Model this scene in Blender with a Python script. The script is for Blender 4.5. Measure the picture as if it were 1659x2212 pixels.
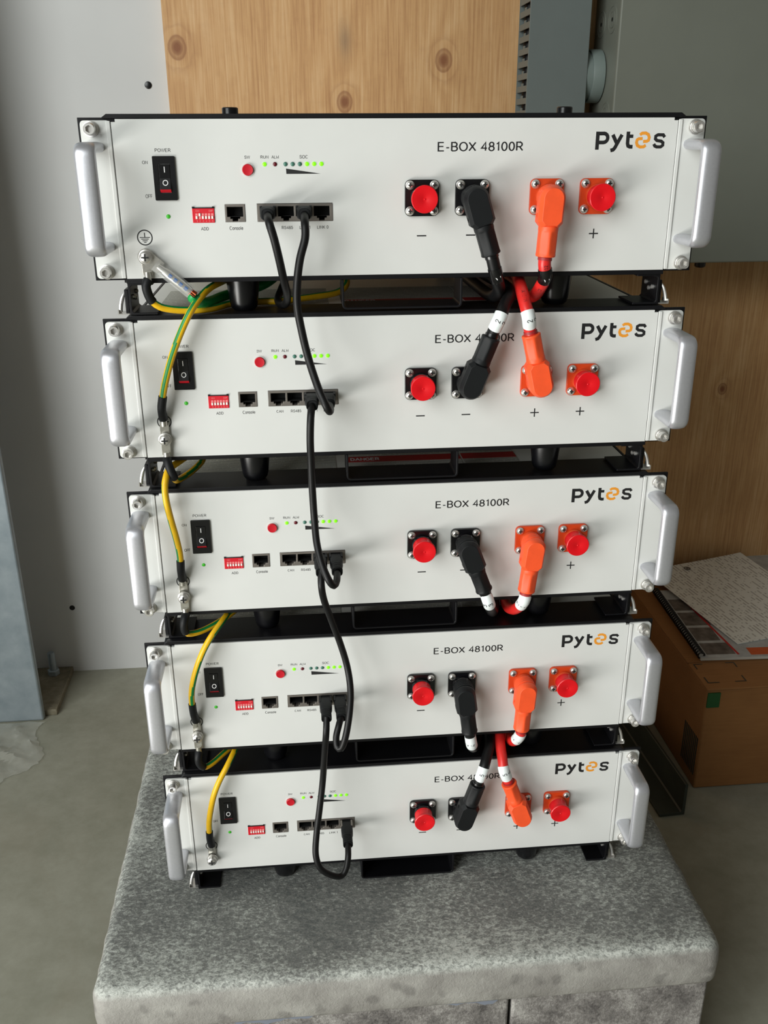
import bpy, bmesh, math, random
from mathutils import Vector, Matrix
from mathutils.geometry import tessellate_polygon
random.seed(4)
for o in list(bpy.data.objects): bpy.data.objects.remove(o)
scene = bpy.context.scene
C = scene.collection
R = math.radians
MM = 0.001
FZ = 990.0            # floor lies 990 mm below the top edge of the topmost front panel

# ------------------------------------------------------------------ camera
cam_d = bpy.data.cameras.new('camera'); cam = bpy.data.objects.new('camera', cam_d); C.objects.link(cam)
cam_d.sensor_fit = 'VERTICAL'; cam_d.sensor_height = 36.0; cam_d.lens = 36.0 * 2007.18 / 2212.0
cam_d.clip_start = 0.02
_r0 = (0.9956291523761016, -0.09330043015102427, -0.004197698474075414)
_r1 = (-0.038995613875295196, -0.37444960402106153, -0.9264269189455578)
_r2 = (0.08486420350969129, 0.922541339877029, -0.37645124940762464)
mw = Matrix(((_r0[0], -_r1[0], -_r2[0], -0.08548677), (_r0[1], -_r1[1], -_r2[1], -0.76699371), (_r0[2], -_r1[2], -_r2[2], (-11.04197 + FZ) * MM), (0, 0, 0, 1)))
cam.matrix_world = mw
scene.camera = cam

# ------------------------------------------------------------------ world, daylight, exposure
world = bpy.data.worlds.new('world'); scene.world = world; world.use_nodes = True
wb = world.node_tree.nodes['Background']
wb.inputs[0].default_value = (1.0, 0.975, 0.84, 1); wb.inputs[1].default_value = 0.15
def area_light(name, loc, target, sx, sy, energy, col):
    d = bpy.data.lights.new(name, 'AREA'); d.shape = 'RECTANGLE'; d.size = sx; d.size_y = sy; d.energy = energy; d.color = col
    o = bpy.data.objects.new(name, d); C.objects.link(o); o.location = loc
    o.rotation_euler = (Vector(target) - Vector(loc)).to_track_quat('-Z', 'Y').to_euler()
    return o
# daylight from the open garage door, front left of the stack, and the bright ground at its foot
area_light('door_daylight', (-1.75, -1.85, 1.85), (0.0, 0.45, 0.95), 1.7, 1.9, 72, (0.96, 1.0, 0.985))
sill = area_light('door_sill_daylight', (-1.35, -1.1, 0.22), (-0.35, -0.82, 0.52), 1.1, 0.5, 14.5, (1.0, 0.99, 0.95))
sill.data.spread = R(105)
scene.view_settings.view_transform = 'Standard'; scene.view_settings.look = 'None'
scene.view_settings.gamma = 1.0; scene.view_settings.use_curve_mapping = False
scene.view_settings.exposure = -0.12

# ------------------------------------------------------------------ materials
def lin(c):
    return tuple((v / 255 / 12.92 if v / 255 <= 0.04045 else ((v / 255 + 0.055) / 1.055) ** 2.4) for v in c) + (1.0,)
class NT:
    def __init__(s, name):
        s.m = bpy.data.materials.new(name); s.m.use_nodes = True; s.t = s.m.node_tree
        s.b = s.t.nodes['Principled BSDF']; s.out = s.t.nodes['Material Output']
        s.tc = None
    def n(s, typ, **kw):
        nd = s.t.nodes.new(typ)
        for k, v in kw.items():
            if k.startswith('i_'):
                k = k[2:]; k = int(k) if k.isdigit() else k.replace('__', ' ')
                s.set(nd.inputs[k], v)
            else: setattr(nd, k, v)
        return nd
    def set(s, inp, v):
        if isinstance(v, bpy.types.NodeSocket): s.t.links.new(v, inp)
        elif isinstance(v, bpy.types.Node): s.t.links.new(v.outputs[0], inp)
        else: inp.default_value = v
    def obj(s):
        if s.tc is None: s.tc = s.t.nodes.new('ShaderNodeTexCoord')
        return s.tc.outputs['Object']
    def mapping(s, scale, rot=(0, 0, 0), loc=(0, 0, 0)):
        return s.n('ShaderNodeMapping', i_Vector=s.obj(), i_Scale=scale, i_Rotation=rot, i_Location=loc)
    def noise(s, vec, scale, detail=4, rough=0.55, dist=0.0):
        return s.n('ShaderNodeTexNoise', i_Vector=vec, i_Scale=scale, i_Detail=detail, i_Roughness=rough, i_Distortion=dist)
    def ramp(s, fac, stops):
        nd = s.n('ShaderNodeValToRGB', i_Fac=fac); el = nd.color_ramp.elements
        while len(el) < len(stops): el.new(0.5)
        for e, (p, c) in zip(el, stops):
            e.position = p; e.color = c if len(c) == 4 else lin(c)
        return nd
    def mix(s, fac, a, b, mode='MIX'):
        nd = s.n('ShaderNodeMix', data_type='RGBA', blend_type=mode)
        s.set(nd.inputs[0], fac); s.set(nd.inputs[6], a); s.set(nd.inputs[7], b)
        return nd.outputs[2]
    def math(s, op, a, b=0.0, clamp=False):
        nd = s.n('ShaderNodeMath', operation=op, use_clamp=clamp); s.set(nd.inputs[0], a); s.set(nd.inputs[1], b); return nd.outputs[0]
    def bump(s, h, strength=0.2, dist=0.001):
        nd = s.n('ShaderNodeBump', i_Height=h, i_Strength=strength, i_Distance=dist); s.set(s.b.inputs['Normal'], nd.outputs[0])
def plain(name, col, rough=0.5, metal=0.0, var=0.06, vscale=60.0, bump=0.0, bscale=900.0, coat=0.0, emit=0.0, sub=0.0):
    t = NT(name); base = lin(col)
    nz = t.noise(t.obj(), vscale, 3)
    lo = tuple(max(0, c * (1 - var)) for c in base[:3]) + (1,); hi = tuple(min(1, c * (1 + var)) for c in base[:3]) + (1,)
    t.set(t.b.inputs['Base Color'], t.ramp(nz, [(0.3, lo), (0.7, hi)]))
    t.b.inputs['Roughness'].default_value = rough; t.b.inputs['Metallic'].default_value = metal
    t.b.inputs['Coat Weight'].default_value = coat
    if sub: t.b.inputs['Subsurface Weight'].default_value = sub; t.b.inputs['Subsurface Radius'].default_value = (0.004, 0.001, 0.001)
    if bump: t.bump(t.noise(t.obj(), bscale, 2), bump, 0.0002)
    if emit: t.b.inputs['Emission Color'].default_value = base; t.b.inputs['Emission Strength'].default_value = emit
    return t.m
Mt = {}
Mt['white'] = plain('panel_white', (210, 211, 208), 0.42, 0, 0.02, 20, 0.12, 2600)
Mt['cover'] = plain('cover_white', (226, 226, 220), 0.35, 0, 0.03, 20)
Mt['black'] = plain('frame_black', (12, 12, 15), 0.42, 0, 0.1, 40, 0.1, 2500)
Mt['rubber'] = plain('rubber_black', (10, 10, 13), 0.28, 0, 0.05)
Mt['plug_black'] = plain('plug_black', (15, 17, 19), 0.55, 0, 0.08, 80, 0.1, 2500)
Mt['cable_black'] = plain('cable_black', (12, 12, 13), 0.45, 0, 0.12, 50)
for _k in ('black', 'plug_black', 'cable_black'): Mt[_k].node_tree.nodes['Principled BSDF'].inputs['Specular IOR Level'].default_value = 0.3
Mt['alu'] = plain('satin_aluminium', (205, 206, 212), 0.36, 0.75, 0.03, 400, 0.25, 4000)
Mt['steel'] = plain('stainless', (222, 220, 216), 0.3, 0.85, 0.05)
Mt['tin'] = plain('tinned_copper', (200, 198, 190), 0.3, 0.9, 0.08, 200)
Mt['nickel'] = plain('port_nickel', (128, 122, 116), 0.42, 0.6, 0.05, 100)
Mt['dark'] = plain('cavity_dark', (9, 9, 9), 0.7)
Mt['red'] = plain('cap_red', (214, 8, 22), 0.35, 0, 0.05, 60, 0, 900, 0, 0, 0.15)
Mt['btn'] = plain('button_red', (190, 14, 34), 0.4)
Mt['dipred'] = plain('dip_red', (205, 16, 36), 0.45)
Mt['slider'] = plain('slider_white', (238, 232, 226), 0.45)
Mt['orange'] = plain('plug_orange', (240, 84, 38), 0.48, 0, 0.06, 80, 0.1, 2500)
Mt['flange_orange'] = plain('flange_orange', (206, 66, 20), 0.45, 0, 0.06)
Mt['ink'] = plain('print_black', (18, 18, 20), 0.6)
Mt['logo_orange'] = plain('print_orange', (226, 146, 38), 0.6)
Mt['ink_white'] = plain('print_white', (232, 232, 232), 0.5)
Mt['ink_pink'] = plain('print_pale_pink', (228, 130, 130), 0.5)
Mt['led_on'] = plain('led_green_lit', (120, 235, 20), 0.3, 0, 0, 10, 0, 900, 0, 0.75)
Mt['led_dim'] = plain('led_green_dim', (58, 170, 40), 0.3, 0, 0, 10, 0, 900, 0, 0.25)
Mt['led_off'] = plain('led_green_off', (66, 112, 98), 0.25)
Mt['led_red'] = plain('led_red_off', (92, 16, 28), 0.25)
Mt['yellow'] = plain('wire_yellow', (226, 178, 16), 0.42, 0, 0.08, 80)
Mt['green'] = plain('wire_green', (10, 128, 62), 0.42, 0, 0.08, 80)
Mt['green2'] = plain('wire_bright_green', (14, 150, 74), 0.4, 0, 0.06, 80)
Mt['redcable'] = plain('cable_red', (208, 40, 36), 0.36, 0, 0.08, 60)
Mt['redsleeve'] = plain('sleeve_dark_red', (150, 34, 36), 0.5, 0, 0.08, 60)
Mt['sleeve'] = plain('label_sleeve_white', (226, 232, 232), 0.4, 0, 0.02)
Mt['blacktape'] = plain('tape_black', (14, 14, 15), 0.22, 0, 0.05)
Mt['copper'] = plain('copper', (190, 96, 62), 0.35, 0.9, 0.1, 300)
Mt['galv'] = None
Mt['paper'] = plain('paper', (222, 221, 212), 0.6, 0, 0.02)
Mt['dkred'] = plain('label_red', (176, 20, 24), 0.5)
Mt['duct'] = plain('duct_grey', (112, 120, 118), 0.5, 0, 0.03, 20)
Mt['conduit'] = plain('conduit_grey', (126, 138, 134), 0.5, 0, 0.04, 30)
Mt['enclosure'] = plain('enclosure_grey', (128, 131, 121), 0.42, 0, 0.03, 12, 0.2, 1500)
Mt['primer'] = plain('steel_primer', (62, 68, 62), 0.45, 0.2, 0.15, 25)
Mt['blue'] = plain('print_blue', (40, 84, 140), 0.5)
Mt['greentape'] = plain('tape_green', (28, 92, 44), 0.4)
Mt['pic'] = plain('printed_grey_photo', (104, 98, 94), 0.5, 0, 0.5, 60)
Mt['pic2'] = plain('printed_pale_photo', (188, 190, 190), 0.5, 0, 0.15, 60)
Mt['orangeprint'] = plain('printed_orange', (214, 96, 50), 0.5, 0, 0.05, 60)
Mt['redprint'] = plain('printed_red', (196, 44, 46), 0.5)
Mt['knot'] = None

def text_lines(name, base, ink, freq, xscale, thr=0.42, axis=1):
    t = NT(name); sep = t.n('ShaderNodeSeparateXYZ', i_Vector=t.obj())
    row = t.math('MULTIPLY', sep.outputs[axis], freq)
    fr = t.math('FRACT', row); line = t.math('MULTIPLY', t.math('GREATER_THAN', fr, 0.30), t.math('LESS_THAN', fr, 0.74))
    comb = t.n('ShaderNodeCombineXYZ', i_X=t.math('MULTIPLY', sep.outputs[1 - axis], xscale), i_Y=t.math('MULTIPLY', t.math('FLOOR', row), 7.31))
    nz = t.noise(comb, 1.0, 3, 0.7)
    ink_f = t.math('MULTIPLY', line, t.math('GREATER_THAN', nz, thr))
    t.set(t.b.inputs['Base Color'], t.mix(t.math('MULTIPLY', ink_f, 0.75), lin(base), lin(ink)))
    t.b.inputs['Roughness'].default_value = 0.55
    return t.m
Mt['printed'] = text_lines('label_fine_print', (212, 211, 202), (80, 80, 78), 330, 900, 0.4)
Mt['printed2'] = text_lines('sheet_fine_print', (246, 245, 238), (176, 170, 164), 150, 55, 0.5, 0)

def concrete(name, lo, mid, hi, scale, bump, speck=0.0, stain=None):
    t = NT(name)
    big = t.noise(t.obj(), scale * 0.12, 5, 0.6); small = t.noise(t.obj(), scale, 6, 0.7)
    f = t.math('ADD', t.math('MULTIPLY', big, 0.55), t.math('MULTIPLY', small, 0.45))
    col = t.ramp(f, [(0.36, lo), (0.5, mid), (0.64, hi)]).outputs[0]
    if speck:
        v = t.n('ShaderNodeTexVoronoi', i_Vector=t.obj(), i_Scale=speck)
        col = t.mix(t.math('MULTIPLY', t.math('LESS_THAN', v.outputs['Distance'], 0.13), t.math('GREATER_THAN', big, 0.53)), col, lin(tuple(max(0, c - 45) for c in lo)))
    if stain:
        s = t.noise(t.obj(), 2.3, 5, 0.65, 0.6)
        col = t.mix(t.ramp(s, [(0.56, (0, 0, 0)), (0.74, (150, 150, 150))]).outputs[0], col, lin(stain))
    t.set(t.b.inputs['Base Color'], col); t.b.inputs['Roughness'].default_value = 0.75
    t.bump(small, bump, 0.002)
    return t.m
Mt['floor'] = concrete('floor_concrete', (136, 136, 120), (150, 149, 134), (162, 161, 147), 26, 0.12, 0, (128, 112, 88))
Mt['block'] = concrete('block_concrete', (84, 80, 78), (132, 128, 124), (178, 175, 170), 330, 1.0)
Mt['grout'] = concrete('base_plate_dusty', (96, 90, 72), (120, 112, 92), (140, 134, 116), 120, 0.4)

def slab_mat():
    t = NT('slab_concrete'); geo = t.n('ShaderNodeNewGeometry'); sep = t.n('ShaderNodeSeparateXYZ', i_Vector=t.obj())
    nsep = t.n('ShaderNodeSeparateXYZ', i_Vector=geo.outputs['Normal'])
    big = t.noise(t.obj(), 7, 4, 0.6); mid = t.noise(t.mapping((1, 1.5, 1)), 210, 4, 0.7, 0.5); fine = t.noise(t.obj(), 520, 3, 0.7)
    # woven, worn top: dark film with pale flecks, paler along the trodden front edge
    edge = t.n('ShaderNodeMapRange', i_Value=sep.outputs[1], i_1=-0.235, i_2=-0.303, i_3=0.0, i_4=1.0)
    edgeL = t.n('ShaderNodeMapRange', i_Value=sep.outputs[0], i_1=-0.20, i_2=-0.305, i_3=0.0, i_4=0.45)
    wear = t.math('ADD', t.math('ADD', t.math('MULTIPLY', t.math('POWER', edge, 1.6), 0.95), edgeL), t.math('MULTIPLY', t.math('SUBTRACT', big, 0.5), 3.0))
    f = t.math('ADD', t.math('ADD', t.math('MULTIPLY', mid, 0.75), t.math('MULTIPLY', fine, 0.25)), t.math('MULTIPLY', wear, 0.155))
    top = t.ramp(f, [(0.36, (90, 93, 91)), (0.52, (122, 123, 119)), (0.60, (158, 161, 155)), (0.72, (200, 203, 196))]).outputs[0]
    side_n = t.noise(t.obj(), 24, 4, 0.6); pits = t.n('ShaderNodeTexVoronoi', i_Vector=t.n('ShaderNodeVectorMath', operation='ADD', i_0=t.obj(), i_1=t.n('ShaderNodeVectorMath', operation='SCALE', i_0=t.noise(t.obj(), 40, 2).outputs['Color'], i_Scale=0.02)), i_Scale=44.0)
    side = t.ramp(side_n, [(0.35, (136, 133, 128)), (0.65, (162, 160, 154))]).outputs[0]
    side = t.mix(t.math('MULTIPLY', t.ramp(pits.outputs['Distance'], [(0.20, (255, 255, 255)), (0.36, (0, 0, 0))]).outputs[0], 0.45), side, lin((92, 89, 86)))
    isT = t.ramp(nsep.outputs[2], [(0.35, (0, 0, 0)), (0.75, (255, 255, 255))]).outputs[0]
    t.set(t.b.inputs['Base Color'], t.mix(isT, side, top)); t.b.inputs['Roughness'].default_value = 0.62
    h = t.math('ADD', t.math('MULTIPLY', mid, 0.7), t.math('MULTIPLY', fine, 0.3)); t.bump(h, 0.6, 0.002)
    return t.m
Mt['slab'] = slab_mat()

def plywood():
    t = NT('plywood'); sep = t.n('ShaderNodeSeparateXYZ', i_Vector=t.obj()); x, z = sep.outputs[0], sep.outputs[2]
    ph = t.math('ADD', t.math('MULTIPLY', x, 60.0), t.math('MULTIPLY', t.noise(t.mapping((3.0, 1, 0.5)), 3.0, 3, 0.5), 26.0))
    core = None
    for kx, kz, r in ((-0.253, 1.104, 0.0145), (0.161, 1.087, 0.014), (0.003, 1.027, 0.013), (0.693, 0.540, 0.009), (-0.10, 1.42, 0.02), (0.30, 1.40, 0.02), (0.62, 0.20, 0.015)):
        ddx = t.math('SUBTRACT', x, kx); ddz = t.math('MULTIPLY', t.math('SUBTRACT', z, kz), 0.78)
        d2 = t.math('ADD', t.math('MULTIPLY', ddx, ddx), t.math('MULTIPLY', ddz, ddz))
        g = t.math('POWER', 2.718, t.math('MULTIPLY', d2, -1.0 / (2.6 * r) ** 2)); ph = t.math('ADD', ph, t.math('MULTIPLY', g, 6.5))
        k = t.math('POWER', 2.718, t.math('MULTIPLY', d2, -1.0 / r ** 2)); core = k if core is None else t.math('MAXIMUM', core, k)
    w = t.math('SINE', ph); grain = t.noise(t.mapping((320, 1, 10)), 1.0, 5, 0.6)
    f = t.math('ADD', t.math('MULTIPLY', w, 0.06), t.math('MULTIPLY', grain, 0.95))
    col = t.ramp(f, [(0.25, (184, 138, 92)), (0.47, (210, 166, 114)), (0.68, (226, 188, 140))]).outputs[0]
    blot = t.noise(t.mapping((5, 1, 1.6)), 1.6, 3); col = t.mix(t.math('MULTIPLY', blot, 0.35), col, lin((186, 132, 88)))
    smx = t.math('SUBTRACT', x, 0.005); smz = t.math('MULTIPLY', t.math('SUBTRACT', z, 1.115), 0.42)
    sm = t.math('POWER', 2.718, t.math('MULTIPLY', t.math('ADD', t.math('MULTIPLY', smx, smx), t.math('MULTIPLY', smz, smz)), -1.0 / 0.010 ** 2))
    col = t.mix(t.math('MULTIPLY', sm, 0.5), col, lin((112, 96, 82)))
    ringn = t.math('ADD', core, t.math('MULTIPLY', t.noise(t.obj(), 60, 3), 0.12))
    col = t.mix(t.ramp(ringn, [(0.06, (0, 0, 0)), (0.12, (120, 120, 120)), (0.17, (40, 40, 40)), (0.40, (70, 70, 70)), (0.50, (210, 210, 210)), (0.72, (170, 170, 170)), (0.82, (215, 215, 215)), (1.0, (250, 250, 250))]).outputs[0], col, lin((136, 84, 52)))
    t.set(t.b.inputs['Base Color'], col); t.b.inputs['Roughness'].default_value = 0.62; t.bump(grain, 0.15, 0.001)
    return t.m
Mt['ply'] = plywood()
def board():
    t = NT('wall_board'); big = t.noise(t.obj(), 3.0, 4); sc = t.noise(t.mapping((26, 1, 18), (0, 0.5, 0)), 1.0, 5, 0.7, 1.5)
    col = t.ramp(big, [(0.3, (206, 206, 205)), (0.7, (216, 216, 215))]).outputs[0]
    col = t.mix(t.ramp(sc, [(0.70, (0, 0, 0)), (0.80, (110, 110, 110))]).outputs[0], col, lin((150, 150, 150)))
    t.set(t.b.inputs['Base Color'], col); t.b.inputs['Roughness'].default_value = 0.7
    t.bump(t.noise(t.obj(), 500, 2), 0.05, 0.0005)
    return t.m
Mt['board'] = board()
def galvanised():
    t = NT('galvanised_steel'); v = t.n('ShaderNodeTexVoronoi', i_Vector=t.mapping((1, 1, 0.7)), i_Scale=60.0); nz = t.noise(t.obj(), 30, 4)
    f = t.math('ADD', t.math('MULTIPLY', v.outputs['Color'], 0.08), t.math('MULTIPLY', nz, 0.8))
    t.set(t.b.inputs['Base Color'], t.ramp(f, [(0.3, (150, 162, 170)), (0.7, (178, 188, 194))])); t.b.inputs['Metallic'].default_value = 0.5; t.b.inputs['Roughness'].default_value = 0.5
    return t.m
Mt['galv'] = galvanised()
def cardboard():
    t = NT('cardboard'); n1 = t.noise(t.obj(), 9, 4); n2 = t.noise(t.mapping((4, 60, 60)), 5, 3)
    f = t.math('ADD', t.math('MULTIPLY', n1, 0.7), t.math('MULTIPLY', n2, 0.3))
    t.set(t.b.inputs['Base Color'], t.ramp(f, [(0.35, (140, 94, 50)), (0.65, (160, 110, 62))])); t.b.inputs['Roughness'].default_value = 0.7; t.bump(n1, 0.2, 0.003)
    return t.m
Mt['card'] = cardboard()
def clear(name, col, alpha, rough):
    t = NT(name); nz = t.noise(t.obj(), 40, 4); t.set(t.b.inputs['Base Color'], t.ramp(nz, [(0.3, lin(col)), (0.7, lin(tuple(min(255, c + 18) for c in col)))]))
    t.b.inputs['Roughness'].default_value = rough; t.set(t.b.inputs['Alpha'], t.ramp(nz, [(0.3, (alpha * 0.8,) * 3 + (1,)), (0.7, (alpha * 1.15,) * 3 + (1,))]))
    return t.m
Mt['film'] = clear('plastic_film', (206, 206, 196), 0.34, 0.25)
Mt['clearshrink'] = clear('clear_heat_shrink', (232, 234, 234), 0.2, 0.1)
Mt['foam'] = plain('blue_grey_sealant', (122, 128, 140), 0.55, 0, 0.05, 40)

# ------------------------------------------------------------------ mesh builder (mm)
POS = {}
class B:
    def __init__(s): s.v = []; s.f = []; s.mi = []
    def add(s, vs, fs, mi=0):
        k = len(s.v); s.v += [Vector(v) for v in vs]
        for f in fs: s.f.append([k + i for i in f]); s.mi.append(mi)
        return s
    def box(s, x0, x1, y0, y1, z0, z1, mi=0):
        return s.add([(x, y, z) for x in (x0, x1) for y in (y0, y1) for z in (z0, z1)],
                     [(0, 1, 3, 2), (4, 6, 7, 5), (0, 4, 5, 1), (2, 3, 7, 6), (0, 2, 6, 4), (1, 5, 7, 3)], mi)
    def prism(s, polys, d0, d1, mi=0, fr=None):
        """polys[0] outline, rest holes, in (a,b); extruded from depth d0 to d1; fr maps (a,b,d) -> xyz"""
        fr = fr or (lambda a, b, d: (a, d, b))
        flat = [p for poly in polys for p in poly]; n = len(flat)
        tris = tessellate_polygon([[Vector((a, b, 0)) for a, b in poly] for poly in polys])
        vs = [fr(a, b, d0) for a, b in flat] + [fr(a, b, d1) for a, b in flat]
        fs = [t for t in tris] + [tuple(n + i for i in reversed(t)) for t in tris]
        k = 0
        for poly in polys:
            m = len(poly)
            for i in range(m): a, b = k + i, k + (i + 1) % m; fs.append((a, b, n + b, n + a))
            k += m
        return s.add(vs, fs, mi)
    def flat(s, polys, d, mi=0, fr=None):
        fr = fr or (lambda a, b, d: (a, d, b))
        flat = [p for poly in polys for p in poly]
        return s.add([fr(a, b, d) for a, b in flat], [t for t in tessellate_polygon([[Vector((a, b, 0)) for a, b in poly] for poly in polys])], mi)
    def loft(s, rings, c0=True, c1=True, mi=0):
        n = len(rings[0]); vs = [p for r in rings for p in r]; fs = []
        for k in range(len(rings) - 1):
            for i in range(n): a, b = k * n + i, k * n + (i + 1) % n; fs.append((a, b, b + n, a + n))
        if c0: fs.append(tuple(reversed(range(n))))
        if c1: fs.append(tuple((len(rings) - 1) * n + i for i in range(n)))
        return s.add(vs, fs, mi)
    def lathe(s, prof, c, axis='-y', seg=20, mi=0, fn=None):
        """prof: (radius, distance along axis); fn(theta, r, h) may reshape r"""
        ex = {'-y': (Vector((1, 0, 0)), Vector((0, 0, 1)), Vector((0, -1, 0))), 'z': (Vector((1, 0, 0)), Vector((0, 1, 0)), Vector((0, 0, 1))),
              'x': (Vector((0, 1, 0)), Vector((0, 0, 1)), Vector((1, 0, 0)))}[axis] if isinstance(axis, str) else axis
        c = Vector(c); rings = []
        for r, h in prof:
            rings.append([c + ex[2] * h + (ex[0] * math.cos(t) + ex[1] * math.sin(t)) * (fn(t, r, h) if fn else r) for t in [2 * math.pi * i / seg for i in range(seg)]])
        return s.loft(rings, mi=mi)
    def tube(s, pts, r, seg=12, mi=0, stripe=None):
        pts = [Vector(p) for p in pts]; n = len(pts); rr = r if isinstance(r, (list, tuple)) else [r] * n
        T = [(pts[min(i + 1, n - 1)] - pts[max(i - 1, 0)]).normalized() for i in range(n)]
        u = T[0].orthogonal().normalized(); rings = []
        for i in range(n):
            if i: u = (u - T[i] * u.dot(T[i])).normalized()
            w = T[i].cross(u)
            rings.append([pts[i] + (u * math.cos(a) + w * math.sin(a)) * rr[i] for a in [2 * math.pi * k / seg for k in range(seg)]])
        k0 = len(s.f); s.loft(rings, mi=mi)
        if stripe:
            for k in range(n - 1):
                t = k / n; st = stripe[1]; q = min(len(st) - 2, int(t * (len(st) - 1))); f = t * (len(st) - 1) - q
                v = Vector(st[q]).lerp(Vector(st[q + 1]), f); v = (v - T[k] * v.dot(T[k])).normalized()
                for i in range(seg):
                    m = (rings[k][i] + rings[k][(i + 1) % seg]) / 2 - pts[k]
                    if m.normalized().dot(v) > stripe[2]: s.mi[k0 + k * seg + i] = stripe[0]
        return s
    def obj(s, name, mats, parent=None, bevel=0, bseg=2, smooth=40, origin=None, local=False):
        me = bpy.data.meshes.new(name)
        off = Vector((0, 0, 0))
        if origin is not None: off = Vector(origin)
        elif parent is not None and not local:
            top = parent
            while top.parent: top = top.parent
            off = Vector(POS[top.name])
        me.from_pydata([(v - off) * MM for v in s.v], [], s.f)
        for m in (mats if isinstance(mats, (list, tuple)) else [mats]): me.materials.append(Mt[m])
        me.polygons.foreach_set('material_index', s.mi); me.update()
        bm = bmesh.new(); bm.from_mesh(me); bmesh.ops.recalc_face_normals(bm, faces=bm.faces); bm.to_mesh(me); bm.free()
        if smooth:
            me.polygons.foreach_set('use_smooth', [True] * len(me.polygons)); me.set_sharp_from_angle(angle=R(smooth))
        o = bpy.data.objects.new(name, me); C.objects.link(o); o.parent = parent
        if origin is not None: o.location = (off.x * MM, off.y * MM, (off.z) * MM)
        if bevel:
            b = o.modifiers.new('bevel', 'BEVEL'); b.width = bevel * MM; b.segments = bseg; b.limit_method = 'ANGLE'; b.angle_limit = R(50)
        return o
def thing(name, label, cat, loc=(0, 0, 0), group=None):
    o = bpy.data.objects.new(name, None); C.objects.link(o); o.empty_display_size = 0.02
    o.location = Vector(loc) * MM; POS[o.name] = tuple(loc); return tag(o, label, cat, group)
def tag(o, label, cat, group=None):
    o['label'] = label; o['category'] = cat
    if group: o['group'] = group
    return o
def struct(o): o['kind'] = 'structure'; return o
def W(p): return (p[0], p[1], p[2] + FZ)               # stack coordinates -> world mm
def spline(pts, step=2.5):
    P = [Vector(p) for p in pts]; P = [P[0] * 2 - P[1]] + P + [P[-1] * 2 - P[-2]]; out = []
    for i in range(1, len(P) - 2):
        a, b, c, d = P[i - 1:i + 3]; n = max(2, int((c - b).length / step))
        for k in range(n):
            t = k / n
            out.append(0.5 * ((2 * b) + (c - a) * t + (2 * a - 5 * b + 4 * c - d) * t * t + (3 * b - a - 3 * c + d) * t ** 3))
    return out + [P[-2]]
def rrect(x0, x1, z0, z1, r, n=4):
    out = []
    for cx, cz, a0 in ((x1 - r, z1 - r, 0), (x0 + r, z1 - r, 90), (x0 + r, z0 + r, 180), (x1 - r, z0 + r, 270)):
        for k in range(n + 1): a = R(a0 + 90 * k / n); out.append((cx + r * math.cos(a), cz + r * math.sin(a)))
    return out
def circ(cx, cz, r, n=24): return [(cx + r * math.cos(2 * math.pi * i / n), cz + r * math.sin(2 * math.pi * i / n)) for i in range(n)]
def rect(x0, x1, z0, z1): return [(x0, z0), (x1, z0), (x1, z1), (x0, z1)]

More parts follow.
